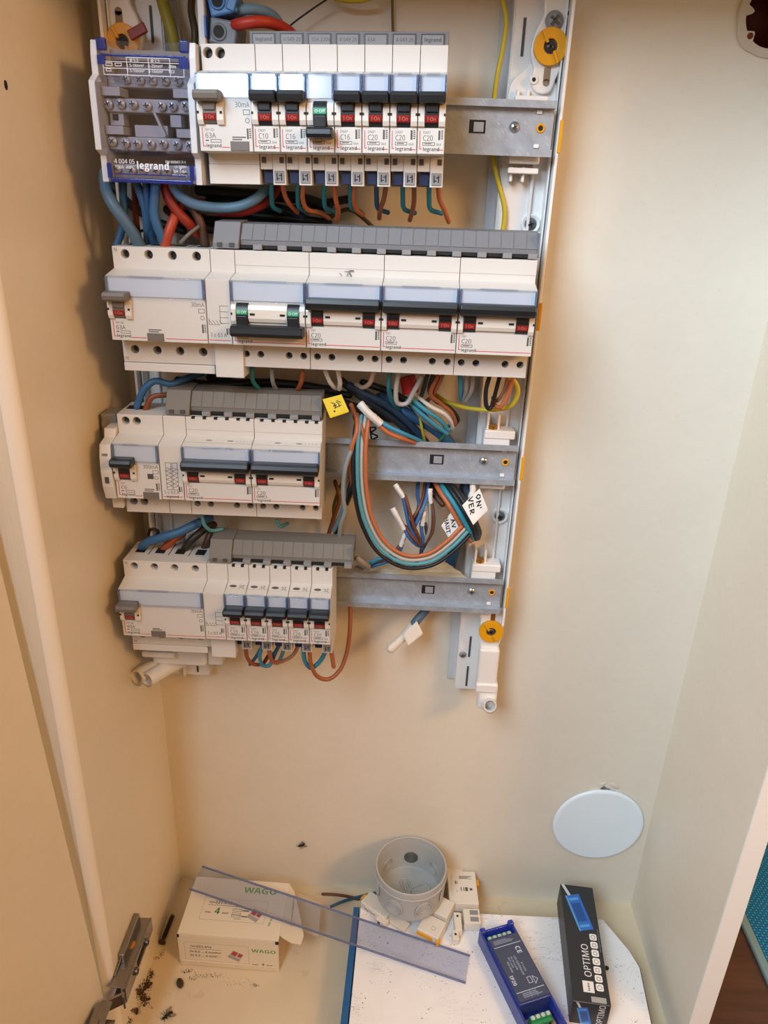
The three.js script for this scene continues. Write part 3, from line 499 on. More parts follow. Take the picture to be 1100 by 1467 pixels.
// ---------------------------------------------------------------- distribution block under its clear blue-rimmed cover
{
  const t = thing('distribution_block', 'distribution block with rows of screws under a clear blue-rimmed cover', 'distribution block', [-0.0165, -0.0012, 0.0781]);
  const w = 0.0672, side = [[-0.050, -0.0425], [-0.050, 0.0395], [-0.0115, 0.0395], [-0.0095, 0.031], [-0.0092, 0.0205], [-0.0015, 0.0158], [-0.0015, -0.0235], [-0.0085, -0.0265], [-0.0085, -0.0425]];
  M.tin = std('#d6d6d4', 0.35, { metalness: 0.35 }); M.frame = std('#d2d3d6', 0.4); M.inner = std('#bdb7b3', 0.5); M.inner2 = std('#9a928e', 0.55);
  for (const x of [0, w - 0.0042]) part('side_frame', prof(side.slice().reverse(), 0.0042, x, 0.0004), M.frame, t);
  part('base', [bx(w - 0.008, 0.079, 0.012, w / 2, -0.0015, -0.044), bx(w - 0.008, 0.006, 0.008, w / 2, 0.0345, -0.037), bx(w - 0.008, 0.005, 0.022, w / 2, -0.0395, -0.03)], M.inner2, t);
  const shell = (p, d) => prof(p, w - 0.009, 0.0045, d);
  for (const [y, z, off, n] of [[0.0192, -0.020, 0.0175, 5], [0.0042, -0.013, 0.0068, 7], [-0.0182, -0.013, 0.0068, 7], [-0.0345, -0.020, 0.0068, 6]]) {
    part('terminal_bar', bx(w - 0.0095, 0.008, 0.018, w / 2, y - 0.0005, z - 0.0105, 0.0008), M.inner, t);
    for (let i = 0; i < n; i++) { const x = off + i * 0.0086 + (rnd() - 0.5) * 0.0016; crossScrew(t, 0.0031, x, y + (rnd() - 0.5) * 0.001, z + 0.0002, M.tin, M.darkGrey, 'terminal_screw'); }
  }
  part('rib', [bx(0.012, 0.005, 0.016, 0.0105, 0.0112, -0.018), bx(0.011, 0.005, 0.016, w - 0.0105, 0.0112, -0.018), bx(0.012, 0.005, 0.016, 0.0105, -0.0112, -0.018), bx(0.010, 0.005, 0.016, w - 0.0105, -0.0118, -0.018), bx(0.022, 0.007, 0.012, w / 2 - 0.001, -0.0108, -0.024), bx(0.0016, 0.015, 0.008, 0, 0, -0.018).rotateZ(0.42).translate(w / 2 + 0.006, -0.0068, 0), bx(0.007, 0.007, 0.01, w - 0.017, -0.0045, -0.02), bx(0.009, 0.008, 0.01, 0.0105, -0.004, -0.022)], M.inner, t);
  part('clamp_recess', bx(0.0036, 0.0036, 0.0012, 0.0098, -0.0032, -0.0168), M.dark, t);
  // clear cover: one thin bent sheet
  const cov = [[-0.0098, 0.0388], [-0.0097, 0.031], [-0.0096, 0.0197], [-0.0012, 0.0152], [-0.0005, 0.0145], [-0.0005, -0.0228], [-0.0075, -0.0262], [-0.0075, -0.0405]];
  const inn = cov.map(([z, y]) => [z - 0.0009, y]).reverse();
  part('clear_cover', prof(cov.concat(inn), w - 0.0088, 0.0044), M.clear, t);
  part('blue_rim', [bx(w - 0.013, 0.0014, 0.0018, w / 2, 0.0312, -0.0096, 0.0005), bx(0.006, 0.007, 0.004, 0.0072, 0.0372, -0.0112, 0.001), bx(0.006, 0.007, 0.004, w - 0.0072, 0.0372, -0.0112, 0.001), bx(w - 0.012, 0.003, 0.003, w / 2, -0.0412, -0.0078, 0.001), bx(w - 0.02, 0.0007, 0.0012, w / 2, -0.0375, -0.0066), bx(0.0028, 0.009, 0.0012, 0.006, -0.0355, -0.0067), bx(0.0028, 0.009, 0.0012, w - 0.006, -0.0355, -0.0067), bx(0.006, 0.006, 0.001, w - 0.0076, 0.0278, -0.0086), bx(0.005, 0.005, 0.001, 0.0072, 0.0284, -0.0086)], M.blueClear, t);
  // white print on the cover
  const print = (name, wmm, hmm, x, y, z, draw) => {
    const tx = canvasTex(wmm * 16, hmm * 16, (c, W, H) => { c.fillStyle = '#000'; c.fillRect(0, 0, W, H); c.scale(16, 16); draw(c, wmm, hmm); }); tx.colorSpace = THREE.NoColorSpace;
    const m = std('#e8eaee', 0.6, { alphaMap: tx, transparent: true, side: THREE.DoubleSide });
    return part(name, new THREE.PlaneGeometry(wmm / 1000, hmm / 1000).translate(x, y, z), m, t);
  };
  print('printed_table', 52, 10.4, w / 2 + 0.0002, 0.0252, -0.0084, (c, W, H) => {
    c.strokeStyle = '#fff'; c.lineWidth = 0.32; const L = (a, b, d, e) => { c.beginPath(); c.moveTo(a, b); c.lineTo(d, e); c.stroke(); };
    c.strokeRect(0.3, 2.9, W - 0.6, H - 3.2); c.strokeRect(15.5, 0.3, 27.5, H - 0.6); L(29.4, 0.3, 29.4, H - 0.3); L(0.3, 6.5, 43, 6.5);
    txt(c, 'Ø 5.5', 17.5, 2.5, 2.4, '#fff'); txt(c, 'Ø 7.5', 31, 2.5, 2.4, '#fff'); txt(c, '1.5-16mm²', 15.2, 5.4, 2.3, '#fff'); txt(c, '6-25mm²', 29, 5.4, 2.3, '#fff'); txt(c, '1.5-10mm²', 15.2, 8.4, 2.3, '#fff'); txt(c, '4-16mm²', 29, 8.4, 2.3, '#fff'); txt(c, '2Nm', 42, 5.3, 2.3, '#fff'); txt(c, 'PZ2', 42, 8.2, 2.3, '#fff');
    c.strokeRect(2, 3.7, 4, 1.5); c.strokeRect(8, 3.7, 4, 1.5); c.strokeRect(2, 6.8, 3, 1.4);
  });
  print('printed_name', 50, 12, w / 2, -0.0335, -0.0069, (c, W) => {
    txt(c, '4 004 05', 1, 3.4, 3.6, '#fff'); txt(c, '100A  40°C', 1, 6.6, 2.7, '#fff'); txt(c, 'legrand', 15.6, 6.4, 6.0, '#fff', 'sans-serif', { bold: true });
    ['EN 60947-7-1', 'Ui 500V', 'Ipk 20kA', 'Icw 4.5kA'].forEach((s, i) => txt(c, s, W - 1, 2.4 + i * 2.7, 2.3, '#fff', 'sans-serif', { align: 'right' }));
  });
}
M.slate = std('#66707c', 0.45);
{ // supply terminal above the top row
  const t = thing('supply_terminal', 'blue and grey supply terminal with open round clamps above the top row', 'terminal block');
  const P = at(312, 25, 0.04);
  part('end_plate', bx(0.0046, 0.05, 0.03, P.x - 0.0098, P.y + 0.005, P.z - 0.01, 0.0008), M.plasticGrey, t);
  part('latch', bx(0.0014, 0.012, 0.006, P.x - 0.0069, P.y - 0.006, P.z + 0.004, 0.0004), M.blueDeep, t);
  for (const [dy, m, a] of [[0.0085, M.blueMid, 0.2], [-0.0085, M.slate, -0.15]]) {
    const b = part('clamp', new RoundedBoxGeometry(0.018, 0.015, 0.03, 2, 0.0015).rotateZ(a).translate(P.x + 0.0035, P.y + dy, P.z - 0.012), m, t);
    part('clamp_ring', new THREE.TorusGeometry(0.0043, 0.0009, 8, 24).translate(P.x + 0.001, P.y + dy, P.z + 0.0034), m, b); part('clamp_hole', cyl(0.0042, 0.0006, P.x + 0.001, P.y + dy, P.z + 0.0031), M.dark, b);
  }
  part('lever', new RoundedBoxGeometry(0.006, 0.018, 0.012, 2, 0.001).rotateZ(-0.35).translate(P.x + 0.0118, P.y + 0.012, P.z - 0.002), M.blueMid, t);
}

// ---------------------------------------------------------------- cables and wires
M.w = {}; const wire = (hex) => M.w[hex] ??= std(hex, 0.48);
const BLUE = '#3f7396', GBLUE = '#6d92ad', TEAL = '#2c8596', ORANGE = '#b9683c', BROWN = '#6b3c28', RDW = '#a82c1a', BLACK = '#17191b', GRY = '#8f9699', WHT = '#d6d2cb', DBLUE = '#24547f', YG = '#c9b52c';
// points are pixels of the photograph with the height above the cupboard's back at which the wire runs there
function cable(name, label, hex, r, pts, group, cat = 'cable') {
  const q = pts.map(([x, y, z]) => at(x, y, z)), t = part(name, capped(q, r, pts.length * 7), wire(hex), scene);
  tag(t, label, cat, group); return t;
}
const C = (label, hex, r, pts, g) => cable('cable', label, hex, r / 1000, pts, g), W = (label, hex, r, pts, g) => cable('wire', label, hex, r / 1000, pts, g, 'wire');
// above the top row
C('red cable curving over the top row from the supply terminal', RDW, 3.6, [[325, 40, 0.03], [345, 34, 0.045], [375, 31, 0.045], [400, 37, 0.035], [420, 52, 0.02], [430, 75, 0.012]]);
C('grey-blue cable above the red one at the supply terminal', GBLUE, 3.4, [[322, 22, 0.025], [345, 14, 0.035], [370, 14, 0.03], [392, 24, 0.02], [405, 44, 0.008]]);
W('thin black wire slanting down over the bare back above the top row', BLACK, 0.6, [[485, -12, 0], [440, 18, -0.004], [410, 42, -0.002], [396, 62, 0]]);
W('thin brown wire running straight down the back above the top row', '#6a5638', 0.9, [[562, -15, -0.016], [562, 20, -0.016], [563, 60, -0.016], [563, 90, -0.012]]);
W('yellow wire bowing at the upper edge above the top row', YG, 1.7, [[462, -16, -0.004], [480, -3, -0.002], [505, 1, -0.002], [530, -3, -0.002], [545, -18, -0.004]]);
C('thick yellow-green earth cable behind the distribution block', '#9a8f2e', 4.2, [[228, -20, 0.0], [235, 10, 0.004], [246, 45, 0.006], [254, 90, 0.004], [256, 150, 0]]);
C('dark olive cable beside the thick earth cable', '#4a3d22', 2.6, [[276, -15, -0.004], [274, 15, 0], [279, 45, 0.004], [277, 90, 0.004]]);
tag(part('wire_flag', new RoundedBoxGeometry(0.013, 0.0065, 0.003, 2, 0.0008).rotateZ(0.45).translate(...at(197, 45, 0.018).toArray()), wire('#7c1c12'), scene), 'dark red flag sticking up behind the distribution block', 'wire flag');
W('yellow earth wire hanging down beside the white upright, behind the top rail', YG, 1.75, [[712, -20, 0], [720, 2, 0.002], [725, 30, 0.003], [720, 70, 0.004], [712, 110, 0.004], [707, 150, 0.003], [704, 190, 0.002], [708, 235, 0.003], [716, 270, 0.004], [722, 295, 0.005], [722, 318, 0.005], [716, 345, 0.005]]);
// between the distribution block and the second row
C('pale grey-blue cable slanting from the block to the N terminal', '#4c6a82', 4.2, [[150, 248, 0.050], [151, 268, 0.054], [160, 290, 0.060], [178, 316, 0.060], [193, 338, 0.056], [202, 356, 0.050]]);
C('blue cable hanging straight from the block behind the slanting one', '#28587e', 2.9, [[176, 248, 0.045], [176, 275, 0.046], [177, 305, 0.046], [174, 330, 0.046], [166, 354, 0.048]]);
C('dark red cable hanging from the block between blue ones', '#5c1d14', 2.4, [[192, 250, 0.03], [194, 285, 0.03], [195, 318, 0.03], [201, 352, 0.036]]);
C('first of three blue cables hanging side by side from the block', '#3d6a8e', 3.2, [[190, 250, 0.044], [199, 272, 0.046], [208, 298, 0.046], [211, 325, 0.042], [212, 350, 0.03]]);
C('middle one of three blue cables hanging side by side from the block', '#315f86', 3.1, [[209, 250, 0.046], [211, 280, 0.048], [213, 305, 0.046], [215, 330, 0.04], [222, 352, 0.034]]);
C('last of three blue cables hanging side by side from the block', '#315f86', 3.6, [[224, 250, 0.050], [222, 280, 0.053], [221, 306, 0.053], [226, 326, 0.052], [233, 342, 0.05], [238, 358, 0.048]]);
C('red cable slanting from the block behind an orange-red one', '#8f2818', 3.7, [[234, 250, 0.044], [240, 280, 0.046], [253, 302, 0.046], [268, 318, 0.044], [282, 334, 0.036]]);
C('orange-red cable slanting into the second row', '#a53c20', 3.6, [[262, 292, 0.036], [250, 312, 0.046], [242, 332, 0.05], [236, 352, 0.05]]);
C('brown cable bending down to the second row beside the grey comb busbar', '#5a3a2c', 3.3, [[246, 262, 0.036], [258, 283, 0.038], [277, 300, 0.04], [288, 322, 0.04], [294, 352, 0.038]]);
C('big pale blue cable drooping under the top row', '#58809c', 3.5, [[243, 252, 0.046], [252, 274, 0.048], [272, 290, 0.048], [305, 297, 0.046], [340, 296, 0.044], [366, 285, 0.042], [384, 268, 0.036]]);
C('dark red cable drooping behind the big pale blue one', '#8f2018', 3.0, [[288, 290, 0.03], [310, 302, 0.032], [338, 305, 0.032], [366, 298, 0.032], [388, 284, 0.03], [402, 262, 0.026]]);
W('stripped grey wire end slanting at the second row terminals', '#6d6964', 1.3, [[259, 347, 0.05], [270, 336, 0.05], [284, 325, 0.044]]);
C('dark cable behind the blue cables under the block', '#20272c', 3.2, [[158, 262, 0.012], [178, 285, 0.012], [196, 300, 0.008], [226, 318, 0.008], [262, 330, 0.008]]);
W('thin black wire looping behind the row of blue cables', '#2b1d16', 1.0, [[190, 340, 0.022], [205, 330, 0.024], [222, 334, 0.022], [220, 346, 0.02], [205, 346, 0.02]]);
for (let i = 0; i < 7; i++) {                                         // pairs from the clip terminals of the top row
  const x = 399 + i * 37.6, z = 0.05, y = 268 + i * 0.6;
  const o = [[[x + 5, y], [x + 10, y + 14], [x + 18, y + 27], [x + 27, y + 36]], [[x - 2, y], [x - 3, y + 16], [x + 3, y + 31], [x + 20, y + 36], [x + 34, y + 44]], [[x + 4, y], [x + 7, y + 18], [x + 10, y + 32], [x + 8, y + 46]], [[x - 4, y], [x - 5, y + 16], [x - 2, y + 30], [x + 8, y + 38]],
    [[x + 4, y], [x, y + 16], [x - 5, y + 30], [x - 6, y + 42]], [[x + 6, y], [x + 6, y + 16], [x + 4, y + 30], [x, y + 44]], [[x + 3, y], [x + 5, y + 14], [x + 12, y + 30], [x + 18, y + 46]]][i];
  W(['orange wire from the C10 breaker of the top row', 'orange wire from the C16 breaker next to the C10 one', 'orange wire from the switched-off breaker of the top row', 'orange wire from the C16 breaker next to the C20 ones', 'brown wire from the first C20 breaker of the top row', 'brown wire from the middle C20 breaker of the top row', 'orange wire hanging from the last breaker of the top row'][i], i === 4 || i === 5 ? '#8a5438' : ORANGE, 1.7, o.map(([a, b], k) => [a, b - (k ? 0 : 6), z - k * 0.008]), 'brown and orange wires under the top row');
  W(['teal wire from the C10 breaker of the top row', 'teal wire from the C16 breaker next to the C10 one', 'teal wire from the switched-off breaker of the top row', 'teal wire from the C16 breaker next to the C20 ones', 'blue wire from the first C20 breaker of the top row', 'teal wire from the middle C20 breaker of the top row', 'teal wire from the last breaker of the top row'][i], i === 4 ? DBLUE : TEAL, 1.7, [[x - 10, y - 8, z], [x - 10, y + 12, z - 0.008], [x - 8, y + 28, z - 0.016], [x + 2 + i, y + 34, z - 0.026]], 'teal and blue wires under the top row');
}
// dark tangle behind, between the rows
[['black cable lying behind the drooping blue and red cables', BLACK, 3.4, [[300, 282, -0.004], [350, 305, 0], [410, 312, 0], [470, 320, -0.004]]], ['dark grey cable behind the orange wires of the top row', '#26292b', 3.0, [[280, 310, -0.006], [340, 322, -0.004], [420, 300, -0.006], [500, 285, -0.01]]], ['olive cable crossing the back under the top row', '#57522a', 1.6, [[430, 290, -0.008], [470, 310, -0.006], [500, 300, -0.01], [540, 330, -0.012]]],
  ['black cable across the back under the third busbar', BLACK, 3.6, [[255, 545, 0.004], [320, 560, 0.004], [400, 562, 0.002], [480, 575, 0], [560, 600, -0.004]]], ['black cable behind the comb busbar with the tag', '#1d1f20', 3.2, [[300, 540, 0], [360, 552, -0.002], [430, 556, -0.004], [500, 566, -0.006]]]]
  .forEach(([l, h, r, p]) => C(l, h, r, p));
[['added black cable darkening the gap behind the drooping blue cable, next to the busbar cap', BLACK, 4, [[246, 300, -0.002], [290, 316, 0.004], [340, 318, 0.004], [400, 326, 0], [440, 340, -0.004]]], ['added black cable darkening the gap behind the terminals of the top row', BLACK, 4, [[285, 272, 0.01], [330, 276, 0.008], [380, 280, 0.004], [430, 284, 0], [470, 296, -0.006]]], ['added dark blue cable darkening the gap behind the red ones under the top row', '#1c2e3e', 3.6, [[270, 296, 0.006], [310, 290, 0.01], [360, 292, 0.006], [420, 306, 0], [460, 330, -0.006]]], ['added dark brown cable darkening the gap behind the row of blue cables', '#2e1d14', 3.6, [[240, 300, 0.008], [262, 318, 0.012], [288, 326, 0.012], [330, 330, 0.006]]],  // cables added to darken the bare back between the rows
  ['added black cable darkening the gap behind the arching blue one of the third row', BLACK, 3.6, [[270, 548, 0.012], [310, 552, 0.014], [370, 548, 0.01], [430, 552, 0.006], [480, 560, 0.002]]], ['added dark grey cable darkening the gap under the first wide breaker of the longest row', '#24282a', 3.4, [[300, 556, 0.012], [350, 560, 0.012], [410, 566, 0.01], [470, 568, 0.006], [520, 590, 0]]]]
  .forEach(([l, h, r, p]) => C(l, h, r, p));
// between the second and third rows
C('blue cable arching into the third row beside a brown one', '#2d618f', 2.7, [[290, 534, 0.02], [265, 543, 0.036], [244, 550, 0.044], [222, 546, 0.048], [207, 557, 0.05], [196, 582, 0.05]]);
C('brown cable arching into the third row beside a blue one', '#7a4327', 2.2, [[262, 552, 0.03], [240, 565, 0.044], [218, 569, 0.048], [207, 590, 0.05]]);
W('teal wire hanging from the first wide breaker of the longest row', TEAL, 1.7, [[361, 528, 0.05], [362, 545, 0.046], [371, 557, 0.036], [380, 566, 0.02]]);
W('white wire hanging from the first wide breaker of the longest row', GRY, 1.7, [[389, 530, 0.05], [391, 548, 0.044], [397, 560, 0.03]]);
W('orange wire hanging above the comb busbar with the tag', '#a85b35', 1.8, [[434, 532, 0.05], [431, 548, 0.044], [424, 562, 0.03]]);
W('first white wire hanging from the scribbled breaker', WHT, 1.8, [[466, 532, 0.05], [473, 548, 0.046], [482, 556, 0.036], [486, 548, 0.026]]);
W('second white wire hanging from the scribbled breaker', WHT, 1.8, [[484, 532, 0.05], [487, 548, 0.046], [486, 557, 0.04]]);
W('pinkish white wire hanging from the scribbled breaker', '#c9b3a6', 1.8, [[535, 534, 0.05], [530, 548, 0.044], [520, 555, 0.034], [510, 550, 0.022]]);
W('teal wire at the red tape', TEAL, 1.9, [[558, 532, 0.05], [557, 555, 0.044], [562, 575, 0.03], [575, 590, 0.012]]);
tag(part('red_tape', new THREE.CylinderGeometry(0.0062, 0.0068, 0.0125, 20).rotateZ(0.25).translate(...at(586, 551, 0.028).toArray()), wire('#b51c1c'), scene), 'red tape wound round wires under the longest row', 'tape');
W('grey wire looping under the red tape', '#a8aaa9', 1.8, [[571, 533, 0.05], [567, 560, 0.048], [570, 578, 0.044], [582, 578, 0.042], [592, 562, 0.044], [604, 540, 0.048]]);
W('first black wire beside the brown wires next to the red tape', BLACK, 1.7, [[612, 538, 0.05], [606, 560, 0.04], [602, 575, 0.024], [612, 590, 0.01]]);
W('second black wire beside the brown wires next to the red tape', BLACK, 1.7, [[620, 538, 0.05], [615, 560, 0.04], [625, 575, 0.03], [645, 585, 0.028], [656, 600, 0.024], [650, 610, 0.012]]);
W('first brown wire beside the red tape, bowing to the upright', '#9a5630', 1.7, [[627, 538, 0.05], [617, 565, 0.042], [630, 577, 0.034], [647, 592, 0.03], [652, 607, 0.024], [644, 614, 0.012]]);
W('second brown wire beside the red tape', '#9a5630', 1.7, [[634, 538, 0.05], [622, 562, 0.04], [612, 574, 0.024], [600, 580, 0.01]]);
W('white wire bowing to the upright between brown and teal ones', WHT, 1.8, [[596, 566, 0.034], [616, 582, 0.034], [638, 594, 0.03], [649, 610, 0.022], [640, 620, 0.01]]);
W('first teal wire bowing under the white one', '#3a8fa8', 1.9, [[590, 572, 0.036], [610, 588, 0.036], [630, 602, 0.03], [642, 616, 0.022]]);
W('second teal wire bowing under the white one', '#3a8fa8', 1.9, [[584, 574, 0.034], [604, 593, 0.034], [622, 608, 0.03], [640, 621, 0.022]]);
W('grey wire bowing between the teal ones', '#7d7f7c', 1.8, [[588, 577, 0.030], [604, 598, 0.030], [622, 612, 0.024], [636, 618, 0.014]]);
C('thick blue sheath running down to the third rail', '#2a5a84', 4.8, [[545, 570, 0.006], [575, 588, 0.012], [606, 604, 0.014], [632, 622, 0.012], [652, 646, 0.004]]);
C('dark sheath above the white taped sleeve', '#1e2a33', 3.4, [[488, 545, 0.006], [515, 566, 0.012], [545, 586, 0.012], [578, 612, 0.01], [600, 640, 0.004]]);
C('dark blue sheath beneath the longest row', '#243f57', 3.2, [[500, 552, 0.018], [535, 570, 0.020], [560, 584, 0.018], [590, 610, 0.014], [615, 640, 0.006]]);
C('black sheath crossing under the red tape', BLACK, 3.0, [[520, 548, 0.012], [560, 562, 0.014], [590, 580, 0.012], [616, 606, 0.008]]);
function tape(p, r) {                                                // tape wound round a wire end: uneven, squeezed flat at the tip
  const g = tube(p, r, 14), q = g.attributes.position, c = new THREE.CatmullRomCurve3(p, false, 'centripetal');
  for (let i = 0; i < q.count; i++) { const k = Math.floor(i / 9) / 14, o = c.getPointAt(k), v = V(q.getX(i), q.getY(i), q.getZ(i)).sub(o); v.multiplyScalar(0.95 + 0.22 * noise.noise(k * 9, (i % 8) * 0.9, r * 900)); v.z *= 0.45 + 0.5 * Math.min(1, k * 4); o.add(v); q.setXYZ(i, o.x, o.y, o.z); }
  g.computeVertexNormals(); const e = [0, 1].map((k) => { const o = c.getPointAt(k), t = c.getTangentAt(k), d = new THREE.CylinderGeometry(r * 0.92, r * 0.92, 0.0004, 8); d.applyQuaternion(new THREE.Quaternion().setFromUnitVectors(V(0, 1, 0), t)); if (!k) d.scale(1, 1, 1); return d.translate(o.x, o.y, o.z); });
  return [g, e[1]];
}
const sleeve = (label, r, pts, hex = '#dedbd5') => tag(part('taped_sleeve', tape(pts.map(([x, y, z]) => at(x, y, z)), r / 1000), wire(hex), scene), label, 'taped sleeve');
sleeve('white taped sleeve slanting down beside the yellow tag', 3.5, [[515, 578, 0.04], [528, 592, 0.042], [545, 607, 0.04]]);
W('teal wire leaving the slanting taped sleeve', '#3a8fb4', 1.8, [[546, 605, 0.04], [560, 613, 0.04], [580, 622, 0.036], [606, 634, 0.02], [620, 644, 0.006]]);
W('orange wire leaving the slanting taped sleeve', ORANGE, 1.8, [[543, 609, 0.04], [556, 620, 0.04], [578, 629, 0.036], [600, 636, 0.02], [612, 646, 0.006]]);
W('thin yellow-green wire rising above the third rail', '#b5b23a', 1.2, [[601, 596, 0.02], [604, 612, 0.022], [608, 634, 0.012], [608, 650, 0.002]]);
W('thin green wire end above the third rail', '#3f7a4a', 1.1, [[642, 610, 0.018], [637, 622, 0.018], [630, 632, 0.014], [624, 648, 0.004]]);
W('yellow earth wire bowing from the tangle up to the longest row', YG, 1.8, [[625, 566, 0.012], [638, 575, 0.018], [668, 584, 0.028], [705, 587, 0.036], [732, 581, 0.042], [742, 562, 0.046], [738, 548, 0.048], [728, 540, 0.05]]);
W('blue wire hanging from the last but one wide breaker', '#3f93b4', 2.0, [[659, 535, 0.05], [660, 552, 0.046], [661, 572, 0.032]]);
W('first grey wire hanging beside the blue one next to the upright', '#9b9c9a', 1.7, [[668, 535, 0.05], [668, 556, 0.046], [664, 574, 0.032]]);
W('second grey wire hanging beside the blue one next to the upright', '#9b9c9a', 1.7, [[677, 535, 0.05], [676, 556, 0.046], [668, 574, 0.036]]);
W('black wire looping below the end of the longest row', BLACK, 1.7, [[702, 536, 0.05], [696, 560, 0.05], [697, 582, 0.048], [702, 586, 0.046], [707, 572, 0.046], [716, 538, 0.05]]);
W('orange wire looping below the end of the longest row', ORANGE, 1.7, [[735, 540, 0.05], [727, 566, 0.05], [717, 583, 0.048], [709, 580, 0.042], [709, 566, 0.034]]);
W('brown wire behind the orange loop at the end of the longest row', '#a5714f', 1.6, [[728, 540, 0.05], [722, 560, 0.046], [712, 574, 0.04], [706, 570, 0.03]]);
// strands that hang in front of the third rail and sweep round to the coil by the upright
const sweep = [[519, 596, 0.036], [515, 620, 0.042], [513, 657, 0.046], [515, 706, 0.046], [525, 750, 0.046], [547, 787, 0.046], [580, 806, 0.046], [617, 803, 0.046], [647, 783, 0.044], [668, 762, 0.04]];
const inward = [[-1, 0], [-1, 0], [-1, 0], [-1, 0.1], [-0.9, 0.4], [-0.7, 0.75], [-0.15, 1], [0.35, 0.95], [0.6, 0.8], [0.7, 0.7]];
[['black', BLACK, 7], ['teal', '#4f96a4', 1], ['white', '#b8afa5', -5], ['orange', ORANGE, -10.5]].forEach(([n, h, d], i) => W(n + ' strand of the big loop hung over the third rail', h, 1.65, sweep.map(([x, y, z], k) => [x + inward[k][0] * d, y + inward[k][1] * d, z + (i % 2) * 0.0012])));
W('orange wire falling beneath the yellow tag across the third rail', ORANGE, 1.8, [[503, 580, 0.03], [510, 598, 0.038], [511, 618, 0.044], [504, 640, 0.046], [500, 665, 0.044], [503, 690, 0.036], [508, 705, 0.02]]);
W('brown wire crossing the third rail within the big loop', '#94552f', 1.8, [[512, 594, 0.036], [520, 620, 0.043], [524, 645, 0.044], [522, 670, 0.042], [516, 694, 0.034], [508, 712, 0.02]]);
W('dark wire crossing the third rail beside the brown one', '#23282b', 1.8, [[508, 596, 0.034], [515, 625, 0.041], [512, 660, 0.041], [505, 700, 0.034], [497, 722, 0.02]]);
W('grey wire falling from the tag down to the dusty busbar', '#8d9496', 1.9, [[512, 612, 0.038], [505, 640, 0.045], [497, 662, 0.047], [492, 690, 0.046], [492, 716, 0.046], [494, 732, 0.044], [488, 752, 0.042], [486, 772, 0.036]]);
W('pale blue wire falling beside the grey one', '#6f93a3', 1.8, [[507, 622, 0.034], [500, 655, 0.042], [495, 690, 0.042], [490, 730, 0.038], [478, 760, 0.03]]);
W('black wire falling behind the end of the third row', BLACK, 1.9, [[503, 690, 0.016], [496, 715, 0.02], [488, 738, 0.022], [480, 766, 0.02]]);
W('brown wire falling behind the end of the third row', '#7a4b30', 1.9, [[480, 690, -0.004], [486, 715, 0], [478, 742, 0.004], [470, 768, 0.006]]);
W('olive wire behind the end of the third row', '#7c7a32', 1.6, [[492, 688, -0.008], [484, 706, -0.006], [478, 728, -0.004], [482, 760, -0.004]]);
// coil beside the upright
W('orange strand of the coil by the upright', ORANGE, 2.1, [[622, 690, 0.01], [630, 704, 0.026], [642, 722, 0.034], [655, 744, 0.038], [667, 765, 0.038], [674, 775, 0.032]]);
W('teal strand of the coil by the upright', '#2f8aa0', 2.3, [[630, 692, 0.012], [638, 704, 0.028], [652, 724, 0.036], [664, 745, 0.04], [673, 762, 0.038], [677, 773, 0.03]]);
W('inner black strand of the coil by the upright', BLACK, 2.0, [[636, 692, 0.014], [645, 702, 0.028], [659, 722, 0.037], [671, 744, 0.041], [680, 763, 0.038], [682, 772, 0.03]]);
W('middle black strand of the coil by the upright', '#24272a', 2.0, [[640, 690, 0.012], [652, 702, 0.027], [666, 722, 0.036], [677, 744, 0.04], [684, 762, 0.036], [685, 771, 0.028]]);
W('outer black strand of the coil by the upright', '#2f2a27', 1.9, [[644, 692, 0.008], [658, 705, 0.025], [672, 725, 0.034], [681, 746, 0.037], [687, 762, 0.034], [686, 769, 0.026]]);
C('black sheath feeding the coil by the upright', BLACK, 3.4, [[622, 690, 0.004], [632, 704, 0.014], [644, 712, 0.02]]);
C('brown sheath feeding the coil by the upright', '#5a3420', 2.8, [[612, 690, 0.002], [622, 708, 0.012], [634, 722, 0.02]]);
C('dark blue sheath dropping behind the taller handwritten tag', '#1f4468', 5.2, [[667, 688, 0], [667, 705, 0.004], [668, 722, 0.006], [664, 750, 0.004], [650, 790, 0], [642, 818, -0.004]]);
